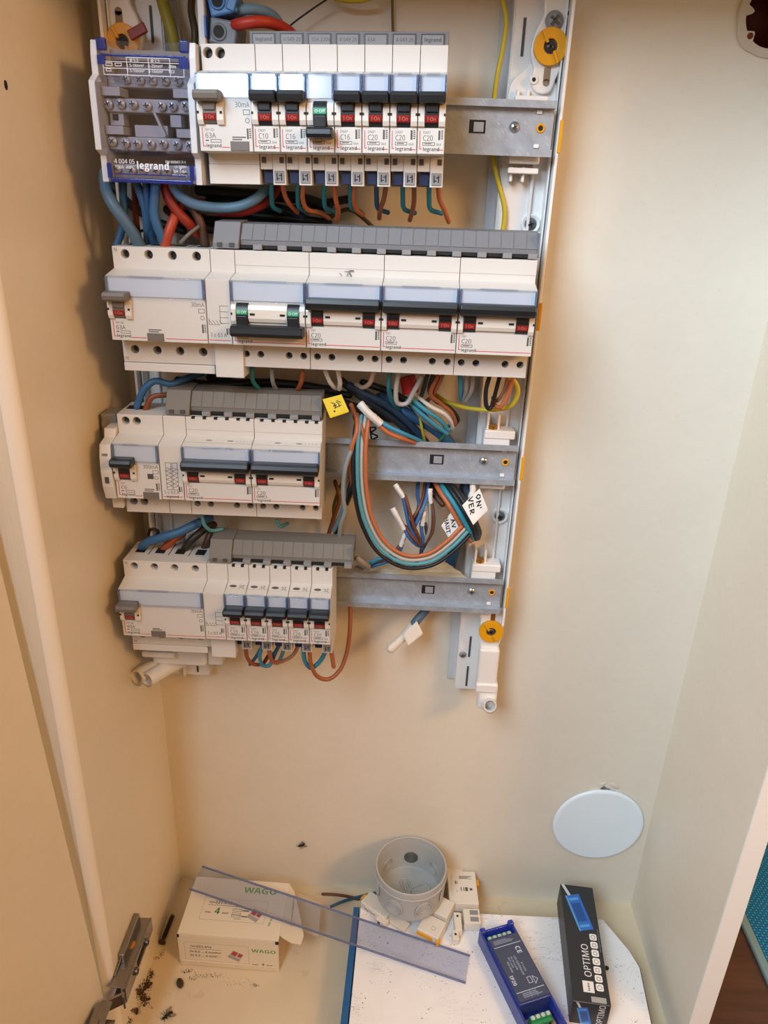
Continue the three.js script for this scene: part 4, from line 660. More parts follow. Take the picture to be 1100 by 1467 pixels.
// the small fan of wires with white ends
sleeve('small white sleeve topmost in the fan of wires under the third rail', 2.3, [[566, 694, 0.03], [571, 702, 0.031], [578, 712, 0.032]]);
sleeve('small white sleeve below the topmost one, pointing up', 2.6, [[562, 728, 0.03], [569, 740, 0.031], [579, 758, 0.032]]);
sleeve('small white sleeve hanging straight under the third rail', 2.2, [[616, 700, 0.022], [616, 711, 0.023], [617, 721, 0.024]]);
sleeve('small white sleeve in the middle of the fan of wires', 2.4, [[607, 732, 0.03], [606, 742, 0.03], [605, 752, 0.03]]);
sleeve('small white sleeve lowest in the fan of wires', 2.2, [[581, 764, 0.03], [578, 772, 0.03], [574, 782, 0.03]]);
const knot = [604, 783, 0.028];
[['blue wire from the topmost white sleeve to the knot', '#2f5f96', [[577, 711, 0.032], [581, 730, 0.034], [586, 752, 0.035], [596, 772, 0.033], knot]], ['brown wire from the topmost white sleeve to the knot', BROWN, [[580, 710, 0.032], [586, 730, 0.035], [592, 752, 0.036], [600, 770, 0.033], knot]],
  ['blue wire from the second white sleeve to the knot', '#2f5f96', [[579, 757, 0.032], [586, 770, 0.034], [596, 780, 0.032], knot]], ['brown wire from the second white sleeve to the knot', BROWN, [[581, 754, 0.032], [590, 768, 0.035], [598, 777, 0.034], knot]],
  ['first blue wire dropping from the third rail into the fan', '#2c5487', [[599, 688, 0.006], [598, 710, 0.02], [600, 724, 0.028], [594, 744, 0.03], [589, 760, 0.026]]], ['brown wire dropping from the third rail into the fan', '#6d432c', [[609, 690, 0.006], [606, 712, 0.022], [600, 728, 0.03], [592, 742, 0.032], [586, 752, 0.028]]], ['second blue wire dropping from the third rail into the fan', '#3d6ea8', [[614, 690, 0.008], [611, 712, 0.024], [605, 730, 0.032], [597, 748, 0.034], [592, 760, 0.03]]],
  ['brown wire from the straight white sleeve to the knot', '#5d3a2a', [[618, 720, 0.024], [621, 740, 0.028], [619, 762, 0.03], [611, 776, 0.03], knot]], ['grey wire from the straight white sleeve to the knot', '#8c8a86', [[615, 720, 0.024], [616, 742, 0.029], [614, 762, 0.031], [608, 776, 0.03]]], ['dark wire from the middle white sleeve to the knot', '#33343a', [[609, 750, 0.03], [611, 762, 0.03], [612, 772, 0.03], [606, 786, 0.028]]], ['blue wire from the middle white sleeve to the knot', '#335f94', [[603, 750, 0.03], [604, 762, 0.031], [606, 774, 0.031], knot]],
  ['brown trunk leaving the knot downward', '#5d3a2a', [knot, [602, 796, 0.024], [595, 808, 0.016], [588, 826, 0.004]]], ['dark blue trunk leaving the knot downward', '#233f5c', [[605, 786, 0.03], [600, 800, 0.026], [592, 812, 0.018], [585, 826, 0.006]]],
  ['teal wire lying across behind the big loop', '#2f7f90', [[524, 812, 0.03], [540, 803, 0.032], [562, 797, 0.032], [585, 799, 0.03], [602, 797, 0.028]]], ['blue wire from the lowest white sleeve to the loop', '#2d608f', [[576, 781, 0.03], [570, 794, 0.031], [556, 804, 0.031], [530, 812, 0.03]]], ['brown wire from the lowest white sleeve to the loop', '#6d432c', [[573, 781, 0.03], [564, 792, 0.032], [548, 802, 0.032], [534, 806, 0.03]]], ['pale blue wire ending beside the dusty busbar', '#4a8fa8', [[530, 806, 0.03], [545, 800, 0.034], [560, 800, 0.034], [572, 806, 0.03]]]]
  .forEach(([l, h, p]) => W(l, h, 1.55, p));
tag(part('twisted_end', capped([[512, 800, 0.05], [520, 806, 0.048], [527, 812, 0.042], [520, 818, 0.036], [512, 814, 0.034]].map((p) => at(...p)), 0.0026, 30), wire('#8d8174'), scene), 'bundle of stripped ends beside the dusty busbar', 'wire ends');
// third to fourth row
C('thick blue cable slanting into the bottom row terminals', '#33638f', 3.9, [[300, 742, 0.03], [278, 752, 0.042], [255, 763, 0.048], [232, 770, 0.05], [208, 779, 0.046], [202, 790, 0.04]]);
C('orange cable end entering the bottom row', '#9a4a28', 3.0, [[262, 765, 0.03], [248, 774, 0.038], [236, 784, 0.042], [230, 796, 0.04]]);
C('black cable slanting into the bottom row terminals', '#23211c', 3.3, [[300, 752, 0.03], [285, 764, 0.04], [272, 776, 0.044], [262, 790, 0.042]]);
C('brown cable behind the dusty busbar cap', '#4d2f20', 3.3, [[306, 752, 0.024], [300, 768, 0.034], [294, 782, 0.036], [290, 796, 0.034]]);
W('teal wire looping under the third row', '#4f8f96', 1.6, [[289, 738, 0.05], [293, 752, 0.05], [303, 760, 0.046], [318, 758, 0.04]]);
W('dark wire ring beside the blue cable at the bottom row', '#2b241d', 1.2, [[212, 766, 0.02], [216, 758, 0.022], [226, 760, 0.022], [224, 770, 0.02]]);
W('teal wire peeping from under the third row breakers', '#4f8f96', 1.5, [[396, 746, 0.05], [402, 754, 0.046], [412, 750, 0.036]]);
// under the bottom row
W('brown wire looping from the first C16 breaker of the bottom row', '#8a4a28', 1.75, [[352, 926, 0.058], [354, 942, 0.058], [362, 951, 0.056], [376, 951, 0.05], [384, 940, 0.044]]);
W('blue wire slanting behind the first teal loop of the bottom row', '#2c5d86', 1.6, [[374, 928, 0.048], [366, 942, 0.046], [358, 952, 0.042]]);
W('first teal wire looping under the bottom row', '#357f98', 1.75, [[376, 922, 0.058], [372, 940, 0.058], [376, 953, 0.056], [386, 953, 0.052], [392, 936, 0.046]]);
W('brown wire from the second C16 breaker of the bottom row', '#9a5a38', 1.9, [[385, 926, 0.058], [387, 940, 0.058], [392, 949, 0.054], [404, 947, 0.046]]);
W('blue wire beside the third C16 breaker of the bottom row', '#2c5d86', 1.75, [[402, 920, 0.056], [394, 936, 0.054], [390, 948, 0.048]]);
W('teal wire beside the third C16 breaker of the bottom row', '#4c8793', 1.6, [[409, 922, 0.054], [404, 938, 0.05], [398, 950, 0.044]]);
W('pale brown wire from the third C16 breaker of the bottom row', '#a87a5c', 1.75, [[428, 924, 0.058], [420, 938, 0.054], [408, 946, 0.048], [396, 950, 0.042]]);
W('teal wire looping under the first C20 breaker of the bottom row', '#2f7f98', 2.0, [[434, 928, 0.058], [437, 948, 0.058], [446, 957, 0.056], [456, 950, 0.054], [463, 940, 0.054], [467, 930, 0.056]]);
W('brown wire making a wide loop up to the lowest rail', '#9a5730', 1.9, [[443, 928, 0.06], [446, 954, 0.06], [456, 970, 0.058], [471, 973, 0.055], [486, 961, 0.05], [496, 938, 0.044], [501, 905, 0.036], [502, 872, 0.024], [502, 850, 0.012]]);
W('short orange wire end hanging under the last breaker of the bottom row', '#a8643c', 2.0, [[474, 930, 0.058], [476, 942, 0.058], [478, 955, 0.056]]);
C('grey-blue sheath coming out under the lowest rail', '#4f6b80', 4.2, [[622, 855, 0], [610, 874, 0.006], [597, 889, 0.01], [590, 899, 0.011]]);
function sheet(pts, d, t = 0.0006) { // thin quad with thickness from four pixels, bent a little
  const p = pts.map((q) => at(...q)), c = p.reduce((a, b) => a.add(b.clone().multiplyScalar(0.25)), V(0, 0, 0));
  const ux = p[1].clone().sub(p[0]), uy = p[3].clone().sub(p[0]), n = ux.clone().cross(uy).normalize(), N = 8, v = [], uv = [], id = [];
  for (const s of [1, -1]) for (let j = 0; j <= N; j++) for (let i = 0; i <= N; i++) {
    const a = i / N, b = j / N, q = p[0].clone().multiplyScalar((1 - a) * (1 - b)).addScaledVector(p[1], a * (1 - b)).addScaledVector(p[2], a * b).addScaledVector(p[3], (1 - a) * b).addScaledVector(n, d(a, b) + s * t / 2);
    v.push(...q.toArray()); uv.push(a, 1 - b);
  }
  const q = (s, i, j) => s * 81 + j * 9 + i, f = (a, b, c2, e) => id.push(a, b, c2, a, c2, e), flipSign = n.dot(CAM.clone().sub(c)) > 0;
  const quad = (a, b, c2, e, fl) => (fl ? f(e, c2, b, a) : f(a, b, c2, e));
  for (let j = 0; j < N; j++) for (let i = 0; i < N; i++) { quad(q(0, i, j), q(0, i + 1, j), q(0, i + 1, j + 1), q(0, i, j + 1), false); quad(q(1, i, j), q(1, i + 1, j), q(1, i + 1, j + 1), q(1, i, j + 1), true); }
  for (let i = 0; i < N; i++) for (const [a, b, fl] of [[[i, 0], [i + 1, 0], true], [[i, N], [i + 1, N], false], [[0, i], [0, i + 1], false], [[N, i], [N, i + 1], true]]) quad(q(0, ...a), q(0, ...b), q(1, ...b), q(1, ...a), fl);
  const g = new THREE.BufferGeometry(); g.setAttribute('position', new THREE.Float32BufferAttribute(v, 3)); g.setAttribute('uv', new THREE.Float32BufferAttribute(uv, 2)); g.setIndex(id); g.computeVertexNormals(); return g;
}
M.sheetSide = (t) => std('#ffffff', 0.6, { map: t, side: THREE.DoubleSide });
const hand = (w, h, bg, draw) => M.sheetSide(canvasTex(w, h, (c, W2, H2) => { c.fillStyle = bg; c.fillRect(0, 0, W2, H2); draw(c, W2, H2); }));
const pen = (c, pts, lw) => { c.lineWidth = lw; c.lineCap = c.lineJoin = 'round'; for (const p of pts) { c.beginPath(); p.forEach(([x, y], i) => (i ? c.lineTo(x, y) : c.moveTo(x, y))); c.stroke(); } };
tag(part('yellow_tag', sheet([[462, 572, 0.055], [489, 565, 0.055], [500, 590, 0.060], [473, 599, 0.060]], (a, b) => 0.0008 * Math.sin(a * 3)), hand(160, 160, '#e0c414', (c) => {
  c.strokeStyle = '#1c1a10'; pen(c, [[[55, 45], [80, 60], [60, 78], [86, 72], [64, 96], [92, 88]], [[95, 50], [110, 70], [100, 92], [122, 84]], [[104, 40], [126, 62]]], 7); c.fillStyle = '#1c1a10'; c.beginPath(); c.arc(52, 118, 8, 0, 7); c.fill();
}), scene), 'yellow tag with black scrawl at the end of a grey busbar', 'tag');
tag(part('handwritten_tag', sheet([[662, 724, 0.046], [687, 700, 0.046], [699, 731, 0.05], [678, 752, 0.05]], (a, b) => 0.0015 * Math.sin(a * 3)), hand(256, 256, '#eeece8', (c) => {
  c.strokeStyle = '#17171a'; c.save(); c.translate(128, 128); c.rotate(1.95); c.scale(1.45, 1.45);
  pen(c, [[[-70, -50], [-78, -30], [-64, -12], [-48, -30], [-56, -50], [-70, -50]], [[-30, -10], [-30, -50], [-2, -12], [-2, -50]], [[16, -52], [16, -40]]], 9);
  pen(c, [[[-78, 20], [-62, 58], [-48, 18]], [[-10, 20], [-32, 20], [-32, 58], [-10, 58]], [[-32, 38], [-14, 38]], [[10, 58], [10, 20], [32, 24], [30, 38], [10, 40], [34, 58]]], 9); c.restore();
}), scene), 'white tag reading ON VER by the coil and the upright', 'tag');
tag(part('handwritten_tag', sheet([[632, 753, 0.034], [652, 726, 0.034], [669, 757, 0.038], [647, 779, 0.038]], (a, b) => 0.001 * Math.sin(b * 3)), hand(256, 256, '#eeece8', (c) => {
  c.strokeStyle = '#17171a'; c.save(); c.translate(128, 128); c.rotate(2.0); c.scale(1.35, 1.35);
  pen(c, [[[-60, -84], [-24, -84]], [[-42, -84], [-42, -50]], [[-4, -68], [-14, -56], [0, -46], [12, -60], [-4, -68]]], 9);
  pen(c, [[[-52, 20], [-38, -16], [-24, 20]], [[-46, 6], [-30, 6]], [[-14, -16], [-2, 20], [12, -18]]], 8);
  pen(c, [[[-78, 46], [-78, 84]], [[-62, 46], [-62, 84]], [[-78, 64], [-62, 64]], [[-50, 84], [-40, 46], [-30, 84]], [[-16, 46], [-16, 80], [0, 80], [0, 46]], [[10, 46], [36, 46]], [[22, 46], [22, 84]]], 8); c.restore();
}), scene), 'white tag reading TO AV HAUT behind the coil', 'tag');
{ // white flag at the sheath's end
  const t = thing('cable_flag', 'blank white paper flag round the grey-blue sheath under the lowest rail', 'tag');
  part('paper_wrap', capped([[591, 897, 0.011], [578, 912, 0.015], [560, 929, 0.02]].map((p) => at(...p)), 0.0044, 16), wire('#e2d8c8'), t);
  part('paper_flag', sheet([[577, 909, 0.020], [597, 890, 0.017], [606, 908, 0.02], [585, 925, 0.024]], () => 0, 0.001), wire('#e6ddcf'), t);
}
sleeve('white wrapped wire end beside the tag reading ON VER', 2.8, [[677, 692, 0.02], [677, 702, 0.026], [674, 714, 0.032]]);
{ // crumpled clear film lying on the lowest rail
  const g = sheet([[545, 806, 0.012], [640, 806, 0.016], [670, 828, 0.02], [520, 822, 0.02]], (a, b) => 0.004 * noise.noise(a * 5, b * 4, 2) + 0.002 * noise.noise(a * 13, b * 9, 7), 0.0003);
  tag(part('plastic_film', g, phys('#e9e3cf', 0.25, { transmission: 0.6, thickness: 0, side: THREE.DoubleSide }), scene), 'crumpled clear plastic film lying along the lowest rail', 'plastic film');
}
{ // pen marks on the housings and the back
  const pm = std('#5a5a5e', 0.6), stroke = (pts, r) => tube(pts.map((p) => at(...p)), r, 24);
  const z2 = 0.0640; tag(part('pencil_scribble', [stroke([[486, 391, z2 + 0.0032], [489, 394, z2 + 0.0032], [486, 401, z2 + 0.0032]], 0.0002), stroke([[493, 389, z2 + 0.0033], [508, 388, z2 + 0.0036], [500, 388, z2 + 0.0034], [503, 400, z2 + 0.0035], [496, 400, z2 + 0.0034], [500, 390, z2 + 0.0034], [506, 402, z2 + 0.0036]], 0.0002)], pm, scene), 'pencil scribble on a wide breaker of the longest row', 'scribble');
  tag(part('pen_mark', [stroke([[530, 612, -0.0196], [532, 630, -0.0196]], 0.0007), stroke([[530, 612, -0.0196], [539, 613, -0.0196], [532, 620, -0.0196], [541, 625, -0.0196], [532, 630, -0.0196]], 0.0007)], M.dark, scene), 'black letter B penned on the back above the third rail', 'pen mark');
}

// ---------------------------------------------------------------- on the cupboard floor
const rotY = (o, a) => { o.rotation.y = a; return o; };
// ground under the devices: a white painted panel in a blue tray
const PANEL = -0.772;
const panelTone = dataTex(1024, (u, v) => {
  let s = 0.97 + 0.03 * fbm(u * 8, v * 8, 4, 3);
  const crack = Math.abs(fbm(u * 6 + 3, v * 55, 3, 12)); if (crack < 0.012 && fbm(u * 5, v * 5, 2, 60) > 0.05) s *= 0.84;
  const speck = fbm(u * 90, v * 90, 2, 33), near = fbm(u * 7, v * 7, 2, 71);
  if (speck > 0.42 && near > 0.08) return [0.42 * s, 0.46 * s, 0.58 * s];
  if (speck < -0.5 && near > 0) return [0.55 * s, 0.47 * s, 0.38 * s];
  return [0.985 * s, 0.975 * s, 0.97 * s];
}, true);
panelTone.repeat.set(5, 5);
const plateY = (pts, holes, y0, d, b = 0) => { // outline [x, z] laid flat, thickness d up from y0
  const s = new THREE.Shape(pts.map(([x, z]) => new THREE.Vector2(x, -z))); for (const h of holes) s.holes.push(new THREE.Path(h.map(([x, z]) => new THREE.Vector2(x, -z))));
  return new THREE.ExtrudeGeometry(s, { depth: d - 2 * b, bevelEnabled: b > 0, bevelThickness: b, bevelSize: b, bevelOffset: -b, bevelSegments: 2 }).translate(0, 0, b).rotateX(-Math.PI / 2).translate(0, y0, 0);
};
{
  const t = thing('painted_panel', 'speckled white painted panel set in a shallow blue tray on the cupboard floor', 'panel');
  const out = [[0.1625, 0.0235], [0.4395, 0.0205], [0.4612, 0.0595], [0.4672, 0.078], [0.4615, 0.1615], [0.1588, 0.1615]], inn = [[0.1695, 0.0275], [0.4372, 0.0245], [0.4572, 0.0605], [0.4628, 0.0785], [0.4570, 0.1535], [0.1672, 0.1535]];
  part('blue_rim', [plateY([[0.1622, 0.0262], [0.1684, 0.0262], [0.1660, 0.1545], [0.4568, 0.1545], [0.4555, 0.1615], [0.1588, 0.1615]], [], FLOOR + 0.0002, 0.0272, 0.0006), plateY([[0.4585, 0.1405], [0.4612, 0.1395], [0.4602, 0.1615], [0.4572, 0.1615]], [], FLOOR + 0.0002, 0.0272, 0.0004)], M.blueRim, t);
  part('tray_floor', plateY([[0.1690, 0.0268], [0.4378, 0.0238], [0.4580, 0.0603], [0.4638, 0.0785], [0.4580, 0.154], [0.1665, 0.154]], [], FLOOR + 0.0001, 0.0262), M.dark, t);
  part('white_board', metres(plateY(inn, [], FLOOR + 0.0264, PANEL - FLOOR - 0.0264, 0.0006)), std('#ffffff', 0.55, { map: panelTone }), t);
}
// connector box
{
  const t = thing('cardboard_box', 'open cream cardboard box with green lettering, a clear strip lying across it', 'box', [0.0368, FLOOR, 0.0502]); rotY(t, -0.02);
  const w = 0.1055, d = 0.070, h = 0.0455, c = M.card2;
  const conn = (g, x, y, s) => { g.save(); g.translate(x, y); g.scale(s, s); g.rotate(0.5); g.fillStyle = '#c9c3bc'; g.fillRect(-6, -5, 12, 10); g.fillStyle = '#a99f98'; g.fillRect(-6, 3, 12, 4); g.fillStyle = '#b04a48'; g.fillRect(-5, -4, 5, 6); g.fillRect(1, -4, 4, 5); g.restore(); };
  const green = '#5a9a44';
  const top = printMat('boxtop', 104, 69, 9, (g, W, H) => {
    txt(g, 'WAGO', 56, 15.5, 9.5, green, 'sans-serif', { bold: true, sx: 1.25 }); g.strokeStyle = '#b9a78a'; g.lineWidth = 0.4; g.strokeRect(17, 25, 68, 26);
    txt(g, 'Type', 22, 31, 3, '#4a4238', 'sans-serif', { bold: true }); txt(g, '221-412', 29, 31.5, 5, '#4a4238', 'sans-serif', { bold: true }); g.fillStyle = '#7a6d5c'; g.fillRect(22, 33.2, 40, 0.5);
    txt(g, 'max.', 21, 43, 3, '#4a4238', 'sans-serif', { bold: true }); txt(g, '4', 31, 43.5, 10.5, '#4e7a3c', 'sans-serif', { bold: true }); txt(g, 'mm²', 39, 43, 3.2, '#4a4238', 'sans-serif', { bold: true });
    g.strokeStyle = '#4a4238'; g.strokeRect(50, 36.5, 9, 2.4); g.strokeRect(50, 41, 9, 2.2); g.strokeRect(50, 43.6, 9, 2.2); g.fillStyle = '#4a4238'; g.fillRect(60, 37.2, 7, 1.2); g.fillRect(60, 44, 7, 1.2); bars(g, 53, 47.6, 10, 1, 1, '#6a5d4c');
    conn(g, 75, 41, 1.05); txt(g, '100 pcs', 92, 54, 3.4, green, 'sans-serif', { turn: -1.45, bold: true });
  }, '#e6dac4', 0.7);
  const front = printMat('boxfront', 104, 44, 9, (g) => {
    g.strokeStyle = '#b9a78a'; g.lineWidth = 0.4; g.strokeRect(6, 10, 67, 27); txt(g, 'Type', 12, 16.5, 2.8, '#4a4238', 'sans-serif', { bold: true }); txt(g, '221-412', 18.5, 17, 4.4, '#4a4238', 'sans-serif', { bold: true }); g.fillStyle = '#7a6d5c'; g.fillRect(11, 19, 33, 0.5);
    txt(g, '2x 0.2 ... 4 mm²', 11, 25, 4, '#4a4238', 'sans-serif', { bold: true }); txt(g, '2x 0.2 ... 4 mm²', 11, 31, 4, '#4a4238', 'sans-serif', { bold: true }); g.fillRect(38, 23, 6, 1.3); g.strokeRect(33, 28, 5, 2.4); g.strokeRect(38, 28, 5, 2.4);
    conn(g, 60, 25, 1.1); txt(g, 'WAGO', 76, 18, 7, green, 'sans-serif', { bold: true, sx: 1.2 }); txt(g, 'max.', 76, 38, 3, '#4a4238', 'sans-serif', { bold: true }); txt(g, '4', 86, 38, 5.5, '#4e7a3c', 'sans-serif', { bold: true }); txt(g, 'mm²', 91, 38, 3, '#4a4238', 'sans-serif', { bold: true });
  }, '#e6dac4', 0.7);
  part('carton', [bx(w, h - 0.002, 0.0012, 0, h / 2, d / 2 - 0.0006), bx(w, h - 0.002, 0.0012, 0, h / 2, -d / 2 + 0.0006), bx(0.0012, h - 0.002, d - 0.002, -w / 2 + 0.0006, h / 2, 0), bx(w, 0.0012, d, 0, 0.0006, 0), bx(w - 0.006, 0.006, 0.0012, -0.001, 0.004, d / 2 + 0.0006)], c, t);
  part('end_panel', bx(0.0012, h - 0.006, d - 0.008, w / 2 - 0.0035, h / 2, 0), M.card3, t);
  const lid = part('lid', bx(w, 0.0012, d, 0, h - 0.0006, 0, 0.0005), c, t);
  const pl = printed('printed_top', w - 0.0005, d - 0.0005, 0, 0, 0, top, lid, 0.0003); pl.rotation.x = -Math.PI / 2; pl.position.set(0, h, 0);
  printed('printed_front', w - 0.0008, h - 0.0025, 0, h / 2, d / 2, front, t, 0.0003);
  // side tab of the lid folded out, and the torn flap under it
  part('lid_tab', plateY([[w / 2 - 0.0005, -d / 2 + 0.002], [w / 2 + 0.006, -d / 2 + 0.010], [w / 2 + 0.018, -d / 2 + 0.042], [w / 2 + 0.0245, d / 2 - 0.009], [w / 2 + 0.023, d / 2 + 0.001], [w / 2 + 0.012, d / 2], [w / 2 + 0.003, d / 2 - 0.0045], [w / 2 - 0.0005, d / 2 - 0.007]], [], 0, 0.0009).rotateZ(-0.03).translate(0.0004, h - 0.0005 + 0.0016, 0), c, t);
  part('fold_line', bx(0.0004, 0.0004, 0.036, w / 2 + 0.0085, h + 0.0008, 0.0048).rotateY(0.08), M.fold, t);
  part('inner_flap', plateY([[0, -0.026], [0.040, -0.0205], [0.043, 0.018], [0.004, 0.022]], [], 0, 0.0012).rotateZ(-0.36).translate(w / 2 - 0.003, h - 0.012, -0.012), M.card3, t);  // flap in the darkened carton tone, its shade put into the colour
  part('corner_gap', [bx(0.0022, 0.004, 0.0006, -w / 2 + 0.0008, h - 0.0025, d / 2 + 0.0003), bx(0.0035, 0.004, 0.0006, w / 2 - 0.0015, h - 0.0025, d / 2 + 0.0003)], M.dark, t);
}
// clear plastic strip lying from the box to the panel
{
  const P = [aty(290, 1241, -0.737), aty(275, 1273, -0.737), aty(662, 1411, -0.7697), aty(673, 1369, -0.7697)], up = V(0, 1, 0);
  const ux = P[3].clone().sub(P[0]).normalize(), L = P[3].distanceTo(P[0]), uz = P[1].clone().sub(P[0]); uz.addScaledVector(ux, -uz.dot(ux)); const Wd = (uz.length() + 0.0335) / 2; uz.normalize(); const uy = uz.clone().cross(ux);
  const t = thing('plastic_strip', 'clear plastic strip lying across the cardboard box and the white panel', 'strip', P[0].toArray());
  t.quaternion.setFromRotationMatrix(new THREE.Matrix4().makeBasis(ux, uy, uz));
  part('strip_sheet', bx(L, 0.0016, Wd, L / 2, 0, Wd / 2, 0.0003), M.strip, t);
  part('edge_lip', [bx(L, 0.0022, 0.0012, L / 2, 0.0004, 0.0006), bx(L, 0.0022, 0.0012, L / 2, 0.0004, Wd - 0.0006)], M.stripEdge, t);
}
// round junction box standing on white module parts
{
  const t = thing('junction_box', 'open round grey junction box with rubber grommets, on white parts', 'junction box', [0.2228, -0.752, 0.0208]);
  const r = 0.0386, h = 0.0425, prof2 = [[0.0005, 0], [r - 0.004, 0], [r - 0.0028, 0.0012], [r - 0.0022, h - 0.011], [r - 0.0006, h - 0.0095], [r, h - 0.008], [r, h - 0.001], [r - 0.0006, h], [r - 0.0016, h], [r - 0.0022, h - 0.0012], [r - 0.0024, h - 0.007], [r - 0.0042, h - 0.010], [r - 0.0052, 0.0022], [r - 0.0065, 0.0014], [0.0005, 0.0014]];
  part('shell', new THREE.LatheGeometry(prof2.map((p) => new THREE.Vector2(...p)), 56), M.boxGrey, t);
  part('rim_bead', new THREE.TorusGeometry(r + 0.0002, 0.0009, 8, 56).rotateX(Math.PI / 2).translate(0, h - 0.0085, 0), M.boxGrey, t);
  for (let i = 0; i < 7; i++) { // grommets in the wall
    const a = 0.42 + i * 2 * Math.PI / 7, g = [0.0092, 0.0072, 0.0050, 0.0030].map((q, k) => new THREE.TorusGeometry(q, 0.0009, 6, 28).translate(0, 0, -k * 0.0002));
    g.push(cyl(0.009, 0.0008, 0, 0, -0.0006, 'z', 28));
    for (const [rr, m, fl] of [[r - 0.0022, M.boxGrey, 0], [r - 0.0056, M.gromDark, Math.PI]]) {
      const o = part('grommet', g.map((q) => q.clone()), fl ? (i === 3 || i === 5 ? M.gromDark : M.boxGrey) : m, t);
      o.position.set(rr * Math.sin(a), 0.0155, rr * Math.cos(a)); o.rotation.y = a + fl; if (fl) o.scale.setScalar(0.8);
    }
  }
  const ring = (x, z, a, w2, l, n = 24) => { const p = []; for (let i = 0; i < n; i++) { const q = i / n * 2 * Math.PI; p.push(V(w2 * Math.cos(q) + (Math.cos(q) > 0 ? l : -l), 0, w2 * Math.sin(q))); } return tube(p, 0.0012, 40, true).rotateY(a).translate(x, 0.0018, z); };
  part('knockout', [ring(-0.013, 0.008, 0.15, 0.0062, 0.004), ring(-0.013, 0.008, 0.15, 0.0032, 0.003)], M.boxGrey, t); part('knockout', [ring(-0.003, -0.004, 1.9, 0.0042, 0.008), ring(-0.003, -0.004, 1.9, 0.0018, 0.006)], M.boxGrey, t);
  part('knockout', [ring(0.002, 0.016, 0, 0.0052, 0.0004), ring(0.002, 0.016, 0, 0.0028, 0.0003)], M.boxGrey, t); part('knockout', [ring(0.011, -0.001, 0.5, 0.0068, 0.005)], M.boxGrey, t); part('knockout', [ring(0.018, 0.014, 2.4, 0.0055, 0.004)], M.boxGrey, t);
}
const brushMark = (key, w, h, draw) => printMat(key, w, h, 12, draw, '#e4ddd0');
{
  const t = thing('module_base', 'white module base with yellow clip wedged beneath the round grey junction box', 'module base', [0.2575, PANEL + 0.0003, 0.0335]); rotY(t, -0.45);
  part('body', [bx(0.0245, 0.0165, 0.022, -0.0008, 0.0083, -0.001, 0.0008), bx(0.012, 0.0192, 0.03, -0.022, 0.0097, -0.004, 0.001), bx(0.0245, 0.0135, 0.022, 0, 0.0068, 0.0235, 0.001)], M.base, t);
  part('yellow_clip', [bx(0.018, 0.0048, 0.0016, -0.003, 0.0086, 0.0349, 0.0003), bx(0.004, 0.0075, 0.005, 0.012, 0.0076, 0.0342, 0.0008)], M.yellow, t);
  part('printed_mark', new THREE.TorusGeometry(0.0022, 0.0002, 6, 20).rotateX(Math.PI / 2).translate(0.003, 0.0136, 0.026), M.grey2, t);
  part('ridge', [bx(0.02, 0.0045, 0.0012, 0, 0.0024, 0.0347)], M.base, t);
}
{
  const t = thing('module_base', 'white module part with print and two grey openings, touching the back beside the junction box', 'module base', [0.2832, PANEL + 0.0003, 0.0135]); rotY(t, 0.03);
  part('body', [bx(0.0325, 0.0125, 0.043, 0, 0.0063, -0.0095, 0.0008), bx(0.018, 0.012, 0.018, 0.007, 0.006, 0.026, 0.0008), bx(0.008, 0.011, 0.022, -0.0085, 0.0055, 0.032, 0.001), bx(0.007, 0.009, 0.012, -0.012, 0.0045, 0.046, 0.001), bx(0.02, 0.012, 0.012, -0.008, 0.006, -0.029, 0.001)], M.base, t);
  const p = printed('printed_face', 0.027, 0.03, 0, 0, 0, brushMark('modA', 27, 30, (g) => { bars(g, 8, 3, 15, 4.5, 4); vtxt(g, 3, 10, 3, 4); g.fillStyle = INK; g.fillRect(9, 18, 1, 5); g.fillRect(12, 18, 1, 5); g.fillRect(14, 18, 3, 5); g.fillRect(19, 19, 3, 3); txt(g, 'L', 4, 24, 4); }), t); p.rotation.x = -Math.PI / 2; p.position.set(0.0022, 0.0126, -0.012);
  for (const z of [0.022, 0.030]) part('opening', bx(0.009, 0.0006, 0.0055, 0.0095, 0.0121, z, 0.0002), M.grey2, t);
  for (const [x, z] of [[-0.0085, 0.026], [-0.012, 0.046]]) part('pin_hole', bx(0.0022, 0.0006, 0.0022, x, x < -0.01 ? 0.0091 : 0.0111, z), M.dark, t);
  part('yellow_clip', bx(0.004, 0.006, 0.008, 0.0178, 0.0055, -0.02, 0.0008), M.yellow, t);
}
{
  const t = thing('module_base', 'white module part with a yellow button, next to the blue tray rim', 'module base', [0.1885, PANEL + 0.0003, 0.0305]); rotY(t, -0.62);
  part('body', [bx(0.034, 0.0105, 0.018, 0, 0.0053, 0, 0.0015), bx(0.013, 0.008, 0.008, 0.014, 0.0041, 0.0095, 0.001), bx(0.03, 0.004, 0.012, 0.024, 0.0022, -0.002, 0.0006)], M.base, t);
  part('yellow_clip', bx(0.0055, 0.0065, 0.008, -0.0185, 0.0052, 0, 0.002), M.yellow, t);
  const p = printed('printed_face', 0.018, 0.006, 0, 0, 0, brushMark('modB', 18, 6, (g) => logo(g, 2, 4.4, 4)), t); p.position.set(-0.004, 0.0055, 0.009);
  part('slot', bx(0.003, 0.003, 0.0008, 0.0125, 0.005, 0.0137), M.darkGrey, t);
}
